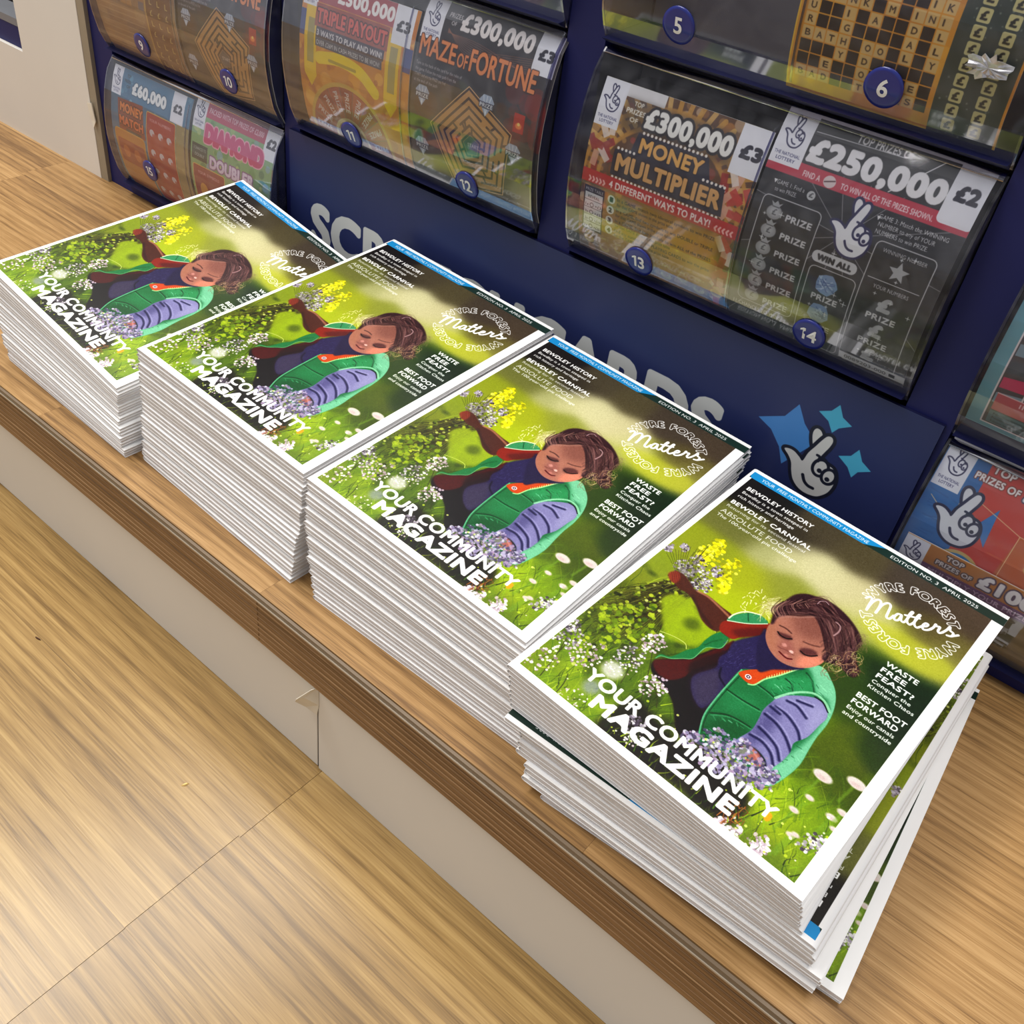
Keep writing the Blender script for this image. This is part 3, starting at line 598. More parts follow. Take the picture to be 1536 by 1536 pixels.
def t14():
    A = TArt(.190, .2935, .140, .2535, (44, 43, 50)); f = 5.; q = random.Random(14)
    for k in range(46): A.line([(0, k * 16 + 100), (A.w, k * 16 - 60)], (54, 53, 60), 5, .5, raw=True, soft=4)
    for a in range(0, 360, 30): A.line([(50 * f, 47 * f), (50 * f + math.cos(math.radians(a + 8)) * 400, 47 * f + math.sin(math.radians(a + 8)) * 400)], (150, 148, 154), 2, .8, raw=True)
    A.R(0, 0, 104, 1.6, (226, 222, 230))
    A.R(16, 1.6, 88, 21, (58, 57, 62)); A.line([(80 * f, 3 * f), (62 * f, 21 * f)], (220, 216, 222), 2.5, raw=True); A.line([(18 * f, 7 * f), (62 * f, 6 * f)], (220, 216, 222), 1.6, raw=True)
    A.R(0, 21.5, 104, 28.5, (190, 62, 82))
    A.emblem(0, .5, 17, 24.5); rrect(A, 87 * f, -30, 104 * f, 26 * f, 12, None, 0, (232, 230, 240)); A.price('£2', 87.5, 103.5, 24)
    A.tr('TOP PRIZES OF', 38, 6.2, 28, 3.6, (236, 232, 236), .08); A.tr('£250,000', 19, 20.2, 67, 11.2, (234, 230, 236), .12)
    A.tr('FIND A', 20, 27, 9, 3, (244, 236, 240), .08); A.disc((34 * f, 25.4 * f), 16, (220, 200, 204), raw=True, ry=14); A.line([(31.5 * f, 26 * f), (36.5 * f, 24.4 * f)], (90, 60, 66), 3, raw=True)
    A.tr('TO WIN ALL OF THE PRIZES SHOWN.', 40, 27, 46, 3, (244, 236, 240), .08)
    A.tr('GAME 1: Find a', 9, 34, 15, 2.2, (226, 224, 230), .05); A.tr('to win PRIZE.', 9, 37.4, 12, 2.2, (226, 224, 230), .05); A.disc((28 * f, 34 * f), 11, (190, 190, 196), raw=True); A.tr('£', 27, 35, 2, 2.4, (50, 50, 56), .1)
    for k in (7, 62): A.poly([((k) * f, 32 * f), ((k + 2) * f, 32 * f), ((k + 1) * f, 34 * f)], (226, 224, 230), smooth=False, raw=True)
    rrect(A, 5 * f, 40 * f, 37 * f, 100 * f, 14, (190, 188, 194), 2.5, (44, 43, 48))
    for k in range(6):
        x, y = 13 * f, (47.5 + k * 9.6) * f
        A.disc((x, y), 21, (150, 150, 156), raw=True, ry=18, soft=3); A.disc((x, y - 2), 12, (180, 180, 186), .7, raw=True, soft=8)
        A.poly([(x - 16, y - 27), (x - 6, y - 22), (x, y - 30), (x + 7, y - 22), (x + 16, y - 27), (x + 8, y - 14), (x - 8, y - 14)], (160, 160, 166), smooth=False, raw=True); A.line([(x - 9, y - 14), (x + 9, y - 14)], (80, 80, 86), 2.4, raw=True)
        A.tr('£', 12, 48.8 + k * 9.6, 2.2, 3.2, (84, 84, 92), .08); A.tr('PRIZE', 20, 49.8 + k * 9.6, 14, 3.6, (200, 198, 204), .10)
    A.tr('11 CHANCES TO WIN!', 3, 104.5, 28, 2.6, (206, 204, 210), .08)
    hand(A, 53 * f, 41.5 * f, 27 * f, (42, 40, 84), (226, 224, 232), .045)
    rrect(A, 39 * f, 57 * f, 63 * f, 63 * f, 14, None, 0, (196, 194, 200)); A.tr('WIN ALL', 42, 62, 18, 3.6, (34, 33, 40), .16)
    rrect(A, 40 * f, 65 * f, 65 * f, 111 * f, 14, (190, 188, 194), 2.5, (44, 43, 48))
    for k in range(2):
        x, y = 51 * f, (73 + k * 17) * f; q2 = random.Random(5 + k)
        A.poly(star_pts(x, y, 31, .9, 5, .3 * k), (120, 146, 186), smooth=False, raw=True)
        for _ in range(16): A.line([(x + q2.uniform(-24, 24), y + q2.uniform(-20, 20)), (x + q2.uniform(-24, 24), y + q2.uniform(-20, 20))], q2.choice([(190, 206, 226), (70, 92, 140), (150, 172, 206)]), 3, .7, raw=True)
        A.tr('PRIZE', 45, 82.8 + k * 17, 14, 3.6, (200, 198, 204), .10)
    A.tr('GAME 3: Match the WINNING', 63, 33, 34, 2.2, (226, 224, 230), .05); A.tr('NUMBER to any of YOUR', 64, 36.4, 28, 2.2, (226, 224, 230), .05); A.tr('NUMBERS to win PRIZE.', 64, 39.8, 26, 2.2, (226, 224, 230), .05)
    rrect(A, 67 * f, 42 * f, 97 * f, 111 * f, 14, (190, 188, 194), 2.5, (44, 43, 48))
    A.tr('WINNING NUMBER', 71, 46.6, 22, 2.1, (206, 204, 210), .05); A.poly(star_pts(82 * f, 53.5 * f, 27), (170, 170, 176), smooth=False, raw=True); A.line([(69 * f, 60 * f), (95 * f, 60 * f)], (190, 188, 194), 2, raw=True)
    A.tr('YOUR NUMBERS', 73, 64.4, 18, 2.1, (206, 204, 210), .05)
    for k in range(3): A.tr('£', 79, 75.5 + k * 15, 5.6, 8.2, (166, 166, 172), .14); A.tr('PRIZE', 74.5, 80.8 + k * 15, 15, 3.6, (200, 198, 204), .10)
    for _ in range(34): sparkle(A, q.choice([q.uniform(8, 35), q.uniform(68, 95), q.uniform(42, 63)]) * f, q.uniform(44, 108) * f, q.uniform(3, 8))
    A.R(67, 106.5, 104, 111, (216, 214, 222)); A.tr('0089203-000 ■', 70, 110, 28, 2.1, (40, 40, 46), .03)
    return A

def maze(A, cx, cy, s, rot, cols=((186, 136, 84), (58, 42, 46)), seed=4):
    """pentagon maze: nested five-sided rings with gaps and cross walls"""
    q = random.Random(seed)
    P = lambda r, k: (cx + r * s * math.cos(rot + k * 2 * math.pi / 5), cy + r * s * math.sin(rot + k * 2 * math.pi / 5))
    A.poly([P(1.06, k) for k in range(5)], cols[1], smooth=False, raw=True); A.poly([P(1.0, k) for k in range(5)], cols[0], smooth=False, raw=True)
    A.line([P(1.06, k) for k in range(5)], (214, 170, 120), 3, smooth=False, raw=True, closed=True)
    for r in (.86, .70, .54, .38, .24):
        g = q.sample(range(5), 2)
        for k in range(5):
            a, b = np.array(P(r, k)), np.array(P(r, k + 1))
            if k in g:
                t = q.uniform(.25, .6); A.line([a, a + (b - a) * t], cols[1], s * .045, smooth=False, raw=True); A.line([a + (b - a) * (t + .2), b], cols[1], s * .045, smooth=False, raw=True)
            else: A.line([a, b], cols[1], s * .045, smooth=False, raw=True)
        for _ in range(3):
            k = q.randrange(5); t = q.uniform(.1, .9); a = np.array(P(r, k)) * (1 - t) + np.array(P(r, k + 1)) * t; b = np.array(P(r + .15, k)) * (1 - t) + np.array(P(r + .15, k + 1)) * t
            A.line([a, b], cols[1], s * .045, smooth=False, raw=True)
    A.poly([P(.2, k) for k in range(5)], (90, 84, 88), smooth=False, raw=True)

def t_maze(x0, x1, z0, z1):
    A = TArt(x0, x1, z0, z1, (58, 54, 60)); f = 5.
    speckle(A, 90, [(60, 60, 50), (70, 76, 50), (90, 50, 40), (50, 46, 54)], (14, 44), (.2, .5), seed=12, box=(0, .4, 1, 1))
    speckle(A, 16, [(150, 50, 40), (120, 44, 44)], (20, 40), (.3, .6), seed=3, box=(.75, .3, 1, .6))
    for k in range(9): A.line([(22 * f, (13 + k * .3) * f), ((40 + k) * f, (24 - k) * f), ((62 + k * 3) * f, (18 + k * .6) * f), (92 * f, (14 + k) * f)], (150, 100, 84), 1.6, .7, raw=True)
    A.emblem(1, 0, 16, 22); A.tr('PRIZES', 20, 7.4, 10, 2.6, (226, 218, 220), .08); A.tr('OF', 23, 11.2, 4, 2.4, (226, 218, 220), .08)
    A.tr('£300,000', 31, 12.5, 54, 9.6, (238, 228, 228), .10); A.price('£3', 88, 104, 21)
    x = 3
    for wd, w_, c in (('MAZE', 29, 11.5), ('OF', 8, 8), ('FORTUNE', 50, 12.5)): A.tr(wd, x, 31.5, w_, c, (226, 136, 84), .05, outline=2.4, ocol=(60, 30, 30)); x += w_ + 2
    for k, r_ in enumerate(['Turn to the back of the card for the rules of', 'the game. Follow the maze path from the', 'START and win the PRIZE you find', 'at the end of the path']): A.tr(r_, 2, 37.4 + k * 3.3, (38, 34, 26, 20)[k], 2, (200, 190, 194), .04)
    maze(A, 53 * f, 74 * f, 33 * f, math.radians(-100))
    A.tr('START', 50, 75, 9, 2.6, (214, 200, 190), .08)
    for px_, py_ in ((10, 55), (60 + 2, 47), (86, 69), (10, 88)):
        A.poly([((px_ - 6) * f, (py_ - 3) * f), ((px_ - 3) * f, (py_ - 6.5) * f), ((px_ + 3) * f, (py_ - 6.5) * f), ((px_ + 6) * f, (py_ - 3) * f), (px_ * f, (py_ + 6) * f)], (160, 172, 196), smooth=False, raw=True)
        for dx_ in (-3, 0, 3): A.line([((px_ + dx_) * f, (py_ - 6) * f), (px_ * f, (py_ + 5) * f)], (226, 232, 240), 2, raw=True)
        A.tr('PRIZE', px_ - 5, py_ + .8, 10, 2.6, (244, 244, 248), .10, outline=3, ocol=(50, 56, 80))
    A.R(84, 44, 92, 55, (180, 44, 34)); A.disc((88 * f, 51 * f), 12, (240, 130, 60), raw=True, ry=9, soft=4); A.disc((88 * f, 50 * f), 5, (250, 210, 120), raw=True)
    A.tr('Image shown is an example only', 90, 100, 12, 1.5, (180, 176, 170), .02)
    return A
def t12(): return t_maze(-.0535, .0525, .142, .2505)
def t10(): return t_maze(-.299, -.193, .131, .2395)

def t11():
    A = TArt(-.160, -.0555, .142, .241, (206, 130, 50)); f = 5.
    speckle(A, 120, [(226, 150, 50), (190, 110, 50), (240, 180, 80), (170, 90, 60)], (8, 30), (.3, .7), seed=9)
    A.R(14, 0, 90, 13.5, (168, 62, 74)); A.R(0, 20, 6, 36, (60, 70, 130)); A.R(97, 22, 104, 36, (60, 70, 130))
    A.emblem(1, -3, 14, 20)
    for x0_ in (5, 82): A.poly([(x0_ * f, 17 * f), ((x0_ + 12) * f, 17 * f), ((x0_ + 12) * f, 60 * f), ((x0_ + 6) * f, 68 * f), (x0_ * f, 60 * f)], (232, 190, 30), smooth=False, raw=True); A.R(x0_ + 3, 24, x0_ + 9.5, 52, (150, 140, 96), alpha=.8)
    A.tr('TOP PRIZES OF', 15, 8.5, 15, 2.8, (240, 220, 220), .08); A.tr('£300,000', 33, 11, 50, 8.6, (242, 236, 236), .10)
    A.R(14, 14, 82, 28, (150, 60, 60), alpha=.8); A.tr('TRIPLE PAYOUT', 16, 25.6, 64, 9, (222, 96, 84), .08, outline=4, ocol=(80, 30, 34))
    A.R(16, 28, 80, 34.5, (50, 44, 70), alpha=.9); A.tr('3 WAYS TO PLAY AND WIN!', 17, 33.4, 61, 4, (230, 222, 222), .08)
    A.R(16, 34.5, 79, 40, (70, 80, 106)); A.tr('OVER £26M IN CASH PRIZES TO BE WON!', 17, 39, 60, 3.2, (226, 226, 232), .06)
    A.line([(20 * f, 47 * f), (40 * f, 44 * f), (60 * f, 47 * f), (74 * f, 56 * f)], (236, 204, 40), 40, raw=True); A.line([(30 * f, 46.5 * f), (55 * f, 47 * f)], (160, 140, 60), 10, .8, raw=True)
    A.price('£3', 84, 101, 22)
    cx, cy, r = 46 * f, 99 * f, 41 * f
    A.disc((cx, cy), r, (206, 166, 74), raw=True); A.disc((cx, cy), r * .93, (150, 60, 56), raw=True)
    for k in range(9):
        a0, a1 = math.pi * (1 + k / 9), math.pi * (1 + (k + 1) / 9)
        if k % 2: A.poly([(cx, cy), (cx + r * .93 * math.cos(a0), cy + r * .93 * math.sin(a0)), (cx + r * .93 * math.cos(a1), cy + r * .93 * math.sin(a1))], (170, 84, 76), smooth=False, raw=True)
        A.line([(cx, cy), (cx + r * .93 * math.cos(a0), cy + r * .93 * math.sin(a0))], (120, 90, 90), 3, raw=True)
        am = (a0 + a1) / 2; p0 = np.array([cx + r * .86 * math.cos(am), cy + r * .86 * math.sin(am)]); d = -np.array([math.cos(am), math.sin(am)]); n = np.array([d[1], -d[0]])
        A.text('PRIZE', p0 - n * 10, p0 - n * 10 + d * 68, p0 + n * 12, (206, 196, 200), bold=.08, raw=True)
    A.disc((cx, cy), r * .42, (206, 180, 130), raw=True); A.disc((cx, cy), r * .36, (150, 110, 90), raw=True)
    return A

def t15():
    A = TArt(-.413, -.303, .014, .118, (58, 110, 146)); f = 5.
    speckle(A, 120, [(40, 90, 130), (90, 150, 180), (140, 190, 206), (50, 100, 150)], (3, 14), (.3, .8), seed=15)
    A.emblem(0, 0, 14, 22)
    for t_, x, y in (('TOP', 20, 6), ('PRIZES', 18, 10), ('OF', 21, 14)): A.tr(t_, x, y, 8 if t_ == 'PRIZES' else 5, 2.6, (30, 46, 60), .1)
    A.tr('£60,000', 30, 17, 46, 10, (238, 238, 240), .12, outline=3, ocol=(30, 60, 90)); A.price('£2', 84, 101, 23)
    A.poly([(10 * f, 24 * f), (46 * f, 22 * f), (50 * f, 50 * f), (12 * f, 50 * f)], (140, 50, 40), smooth=False, raw=True)
    A.tr('MONEY', 14, 34, 32, 8, (232, 130, 60), .10, outline=4, ocol=(70, 20, 20)); A.tr('MATCH', 13, 45, 34, 8, (226, 110, 60), .10, outline=4, ocol=(70, 20, 20))
    A.R(22, 47, 44, 54, (70, 60, 60)); A.tr('3 GAMES TO PLAY', 23, 51.6, 19, 2.4, (214, 206, 200), .06)
    rrect(A, 4 * f, 50 * f, 48 * f, 104 * f, 18, (214, 160, 60), 4, (196, 126, 50)); rrect(A, 7 * f, 58 * f, 46 * f, 80 * f, 10, None, 0, (170, 66, 40))
    for k in range(2): A.disc(((17 + 16 * k) * f, 69 * f), 24, (206, 110, 50), raw=True, ry=28)
    rrect(A, 52 * f, 24 * f, 92 * f, 103 * f, 10, (222, 176, 80), 4, (170, 36, 40)); A.tr('YOUR NUMBERS', 56, 31, 30, 2.6, (230, 190, 190), .06)
    for r_ in range(4):
        for c_ in range(3): A.disc(((60 + c_ * 12) * f, (40 + r_ * 17) * f), 17, (206, 196, 206), raw=True, ry=15); A.disc(((60 + c_ * 12 + 2) * f, (42 + r_ * 17) * f), 9, (170, 60, 70), .8, raw=True)
    A.R(93, 23, 110, 104, (196, 150, 70), alpha=.7)
    return A
def t16():
    A = TArt(-.299, -.1965, .014, .1245, (136, 170, 116)); f = 5.
    speckle(A, 140, [(110, 150, 90), (190, 200, 120), (140, 170, 190), (90, 130, 90), (214, 206, 140)], (6, 22), (.4, .9), seed=16)
    A.R(0, 0, 109, 3.5, (216, 196, 190)); A.R(15, 3.5, 90, 14, (186, 70, 96)); A.tr('PACKED WITH TOP PRIZES OF £2,000', 18, 10.5, 66, 4, (240, 214, 222), .06); A.emblem(0, 0, 15, 24); A.price('£2', 87, 102.5, 24)
    A.tr('DIAMOND', 18, 33, 70, 15, (206, 60, 116), .14, outline=5, ocol=(240, 170, 190)); A.tr('DOUBLER', 26, 51, 54, 10, (226, 206, 226), .10, outline=5, ocol=(140, 90, 140))
    A.R(2, 36, 22, 49, (60, 70, 66)); A.tr('3 CHANCES TO', 4, 41, 16, 2.6, (206, 206, 200), .05); A.tr('DOUBLE', 6, 46, 12, 2.6, (206, 206, 200), .05)
    rrect(A, 3 * f, 53 * f, 44 * f, 108 * f, 10, (216, 176, 90), 4, (144, 40, 56)); A.tr('YOUR SYMBOLS', 9, 60, 28, 2.6, (226, 180, 190), .05)
    for k in range(2): A.disc(((15 + k * 17) * f, 74 * f), 26, (216, 150, 60), raw=True, ry=34)
    q = random.Random(2)
    for _ in range(20):
        x, y = q.uniform(46, 104), q.uniform(54, 104); A.poly([((x - 5) * f, y * f), (x * f, (y - 5) * f), ((x + 5) * f, y * f), (x * f, (y + 5) * f)], q.choice([(150, 176, 214), (196, 210, 226), (120, 150, 196)]), smooth=False, raw=True)
    A.tr('£', 88, 80, 6, 10, (90, 100, 150), .1)
    return A
def cross_word(A, x, y, s, n, rows, dark=(44, 32, 36), tile=(222, 184, 120), ink=(60, 40, 30)):
    f = 5.
    for r, row in enumerate(rows):
        for c, ch in enumerate(row):
            X, Y = (x + c * s) * f, (y + r * s) * f
            A.rect(X + 1.5, Y + 1.5, X + s * f - 1.5, Y + s * f - 1.5, dark if ch == '#' else tile)
            if ch not in '# ': A.tr(ch, x + c * s + s * .3, y + r * s + s * .78, s * .42 if ch != 'I' else s * .1, s * .52, ink, .08)
def t6():
    A = TArt(.185, .2875, .262, .372, (222, 150, 52)); f = 5.
    speckle(A, 60, [(240, 180, 70), (206, 130, 50)], (14, 40), (.3, .6), seed=66)
    rows = ['#E##UDA#D##', '#E###T#E###', 'STATISTIC#S', 'U##O##E#INK', 'BRINK#M#D#I', 'U##I#A##A#L', 'R##G###O##L', 'BATHROOM#BY', 'S##T##O##A#', '###Y#OD#E##', 'E##########', '##A###TE###']
    rows = ['STARD#ATE#R', '#E##UDA#D##', '#E####T#E##', 'STATISTIC#S', 'U##O##E##IK', 'BRINK#M#INI', 'U##I#A##D#L', 'R##G####A#L', 'BATH#OO#L#Y', '###Y#D#####']
    rrect(A, 0, 0, 104 * f, 110 * f, 20, (236, 190, 60), 10)
    cross_word(A, 4, 38, 5.9, 11, [r for r in rows[1:]] + ['##E##O###E#', 'BAD##TIM#S#'])
    cross_word(A, 20, 29, 9, 5, [], )
    for k, ch in enumerate('CROSSWORD'): A.R(16 + k * 9, 20, 24 + k * 9, 29, (232, 230, 236)); A.tr(ch, 18 + k * 9, 28, 4, 6, (40, 38, 60), .12)
    A.R(72, 38, 104, 47, (170, 44, 40)); A.tr('SCRATCH HERE FIRST', 74, 42, 28, 2.8, (240, 220, 214), .07); A.tr('YOUR LETTERS', 78, 46, 20, 2.8, (240, 220, 214), .07)
    A.R(71, 47, 101, 110, (58, 66, 62)); speckle(A, 60, [(150, 160, 150)], (1, 2.4), (.5, .9), seed=7, box=(.7, .45, .98, 1))
    for r in range(9):
        for c in range(2): X, Y = 77 + c * 12, 49 + r * 6.6; rrect(A, X * f, Y * f, (X + 5.6) * f, (Y + 5.6) * f, 4, None, 0, (206, 196, 140)); A.tr('£', X + 1.4, Y + 4.7, 2.6, 3.8, (40, 36, 30), .12)
    return A
def t9():
    A = TArt(-.413, -.303, .131, .2395, (150, 112, 84)); f = 5.
    speckle(A, 60, [(160, 120, 84), (130, 96, 80), (170, 140, 100)], (14, 40), (.3, .6), seed=99)
    q = random.Random(9)
    for r in range(12):
        for c in range(8):
            if r < 8: A.rect((6 + c * 8) * f, (8 + r * 7) * f, (13 + c * 8) * f, (14 + r * 7) * f, q.choice([(176, 124, 74), (150, 110, 80), (120, 84, 66), (196, 150, 100), (110, 96, 110)]))
    for k in range(8): A.line([(4 * f, (68 + k * 4.6) * f), (66 * f, (67 + k * 4.6) * f)], (176, 144, 110), 5, .7, raw=True)
    A.R(72, 0, 106, 110, (112, 66, 44)); A.R(70, 0, 72, 110, (190, 150, 80))
    for r in range(14):
        for c in range(3): A.tr('£' if r % 2 else 'L', 77 + c * 10, 8 + r * 8, 3, 4.4, (206, 180, 110), .06)
    return A
def tpink():
    A = TArt(.3275, .436, .141, .243, (150, 44, 76)); f = 5.
    A.R(0, 0, 108, 102, (96, 150, 166)); A.R(7, 0, 108, 99, (70, 60, 66)); A.line([(7 * f, 0), (7 * f, 99 * f), (108 * f, 99 * f)], (220, 206, 212), 4, smooth=False, raw=True)
    q = random.Random(21)
    for k in range(9):
        y = 8 + k * 9; A.poly([(8 * f, y * f), (20 * f, (y - 2) * f), (20 * f, (y + 5) * f), (8 * f, (y + 6) * f)], q.choice([(196, 40, 90), (120, 140, 156), (210, 200, 210), (60, 60, 70), (196, 40, 90)]), smooth=False, raw=True)
    A.line([(20 * f, 0), (20 * f, 84 * f)], (220, 206, 212), 4, raw=True)
    A.R(22, 52, 108, 84, (176, 30, 84)); A.R(22, 10, 108, 50, (110, 96, 90), alpha=.8)
    for _ in range(14): A.line([(q.uniform(34, 44) * f, q.uniform(54, 82) * f), (q.uniform(46, 60) * f, q.uniform(54, 82) * f)], (66, 40, 90), 10, .8, raw=True)
    A.R(9, 80, 108, 90, (186, 80, 90)); A.line([(9 * f, 80 * f), (108 * f, 80 * f)], (226, 180, 186), 3, raw=True)
    A.tr('IF YOU WIN A PRIZE', 20, 84, 46, 2.8, (240, 210, 214), .06); A.tr('WIN £1,000', 24, 87, 26, 2.8, (240, 210, 214), .06); A.tr('FOR LIFE', 30, 89.8, 20, 2.6, (240, 210, 214), .06)
    A.R(9, 90.6, 108, 98, (76, 104, 112))
    for k in range(3): A.tr('Non-winning cards may be entered into a second draw for prizes', 11, 93 + k * 2.2, 80, 1.4, (30, 40, 46), .02)
    return A
def ttop():
    A = TArt(.3265, .434, .018, .1250, (190, 70, 56)); f = 5.
    q = random.Random(31)
    A.poly([(0, 0), (26 * f, 0), (24 * f, 60 * f), (20 * f, 108 * f), (0, 108 * f)], (44, 104, 170), smooth=False, raw=True)
    A.poly([(22 * f, 0), (112 * f, 0), (112 * f, 110 * f), (36 * f, 110 * f), (30 * f, 60 * f), (24 * f, 40 * f)], (200, 70, 60), smooth=False, raw=True)
    A.poly([(50 * f, 30 * f), (112 * f, 30 * f), (112 * f, 110 * f), (44 * f, 110 * f)], (196, 100, 60), smooth=False, raw=True)
    A.poly([(30 * f, 34 * f), (36 * f, 22 * f), (38 * f, 44 * f)], (60, 120, 190), smooth=False, raw=True)
    for _ in range(30):
        y = q.uniform(26, 100); A.line([(q.uniform(0, 20) * f, y * f), (q.uniform(4, 24) * f, (y + q.uniform(-3, 3)) * f)], q.choice([(30, 80, 140), (80, 140, 200)]), 3, .5, raw=True)
    for _ in range(26):
        y = q.uniform(26, 100); A.line([(q.uniform(28, 90) * f, y * f), (q.uniform(40, 104) * f, (y + q.uniform(-2, 2)) * f)], q.choice([(176, 84, 50), (214, 120, 70)]), 3, .5, raw=True)
    for a, b in (((16, 20), (50, 30)), ((50, 30), (50, 62)), ((4, 30), (10, 34)), ((18, 22), (18, 30)), ((50, 30), (104, 32))): A.line([(a[0] * f, a[1] * f), (b[0] * f, b[1] * f)], (236, 200, 150), 2, .9, raw=True)
    A.R(0, 0, 108, 1.2, (190, 190, 196)); A.emblem(.6, .4, 14.5, 24)
    A.tr('TOP', 24, 8, 11, 4, (240, 232, 232), .10, outline=2, ocol=(120, 50, 40)); A.tr('PRIZES OF', 18, 13.4, 22, 3.8, (240, 232, 232), .10, outline=2, ocol=(120, 50, 40)); A.tr('£100,000', 43, 14, 52, 10, (240, 236, 236), .12, outline=3, ocol=(60, 60, 90))
    hand(A, 20.8 * f, 34.5 * f, 31 * f, (30, 34, 70), (222, 222, 230), .048)
    A.disc((31 * f, 64 * f), 62, (206, 176, 110), raw=True); A.disc((31 * f, 64 * f), 52, (60, 130, 190), raw=True); A.poly(star_pts(31 * f, 64 * f, 42, .4), (30, 90, 150), smooth=False, raw=True)
    for k in range(2): A.disc(((64 + k * 2) * f, (44 + k * 14) * f), 26, (206, 160, 90), raw=True, ry=17)
    return A
def tlow():
    A = TArt(.3295, .436, -.02, .0705, (150, 100, 60)); f = 5.
    A.R(0, 0, 110, 12.5, (186, 116, 44)); A.R(0, 12.5, 110, 19, (122, 74, 116)); A.R(0, 19, 110, 100, (120, 104, 60)); A.line([(0, 1), (A.w, 1)], (226, 170, 110), 3, raw=True)
    A.emblem(0, .5, 13, 22)
    A.tr('TOP', 23, 5.4, 9, 3.4, (230, 220, 214), .10, outline=3, ocol=(80, 60, 60)); A.tr('PRIZES OF', 19, 10.2, 19, 3.2, (230, 220, 214), .10, outline=3, ocol=(80, 60, 60))
    A.tr('£100,000', 42, 11.2, 52, 9, (232, 226, 226), .12, outline=4, ocol=(80, 60, 80)); A.tr('MULTIPLY YOUR PRIZE BY UP TO 20', 17, 17.6, 84, 3.6, (236, 200, 226), .08, outline=2, ocol=(90, 50, 90))
    return A
def panel_art():
    A = TArt(-.186, .3205, 0, .13, (31, 42, 92), y=.2495); f = 5.
    S = lambda x, z: ((x + .186) * 5000, (.13 - z) * 5000)
    for k, (L, c) in enumerate([([(0.2266, 0.0862), (0.2411, 0.0943), (0.2467, 0.1053), (0.2533, 0.0954), (0.2630, 0.0870), (0.2562, 0.076), (0.2487, 0.0640), (0.244, 0.0740), (0.2361, 0.0823)], (66, 130, 200)),
        ([(0.2581, 0.1067), (0.2645, 0.1103), (0.2677, 0.1158), (0.2716, 0.1094), (0.2779, 0.1067), (0.2717, 0.1021), (0.2691, 0.0977), (0.2649, 0.1035)], (70, 170, 206)),
        ([(0.2772, 0.0862), (0.2835, 0.0898), (0.2864, 0.0957), (0.2903, 0.0895), (0.2967, 0.0862), (0.2904, 0.0822), (0.2882, 0.0771), (0.2842, 0.0822)], (70, 170, 206))]):
        A.poly([S(*p) for p in L], c, smooth=False, raw=True)
    hand(A, *S(.2642, .0748), .043 * 5000, (16, 20, 40), (206, 206, 204), .048)
    A.text('SCRATCHCARDS', S(-.1600, .0455), S(.2045, .0455), S(-.1600, .0825), (206, 208, 206), bold=.085, raw=True)
    return A

# ------------------------------------------------------------------ materials
def lin(c):
    return tuple((x / 255 / 12.92 if x / 255 <= .04045 else ((x / 255 + .055) / 1.055) ** 2.4) for x in c) + (1,)
def new_mat(name):
    m = bpy.data.materials.new(name); m.use_nodes = True; nt = m.node_tree
    return m, nt, nt.nodes['Principled BSDF'], nt.nodes, nt.links
def plain(name, col, rough=.5, var=.04, scale=60, metal=0, coat=0, bump=0):
    m, nt, b, N, L = new_mat(name)
    b.inputs['Roughness'].default_value = rough; b.inputs['Metallic'].default_value = metal; b.inputs['Coat Weight'].default_value = coat
    b.inputs['Coat Roughness'].default_value = .15
    tc = N.new('ShaderNodeTexCoord'); n = N.new('ShaderNodeTexNoise'); n.inputs['Scale'].default_value = scale; n.inputs['Detail'].default_value = 4
    r = N.new('ShaderNodeValToRGB'); c = lin(col)
    r.color_ramp.elements[0].position = .3; r.color_ramp.elements[1].position = .7
    r.color_ramp.elements[0].color = tuple(x * (1 - var) for x in c[:3]) + (1,); r.color_ramp.elements[1].color = tuple(min(1, x * (1 + var)) for x in c[:3]) + (1,)
    L.new(tc.outputs['Object'], n.inputs['Vector']); L.new(n.outputs['Fac'], r.inputs['Fac']); L.new(r.outputs['Color'], b.inputs['Base Color'])
    if bump:
        bp = N.new('ShaderNodeBump'); bp.inputs['Strength'].default_value = bump; bp.inputs['Distance'].default_value = .001
        L.new(n.outputs['Fac'], bp.inputs['Height']); L.new(bp.outputs['Normal'], b.inputs['Normal'])
    return m
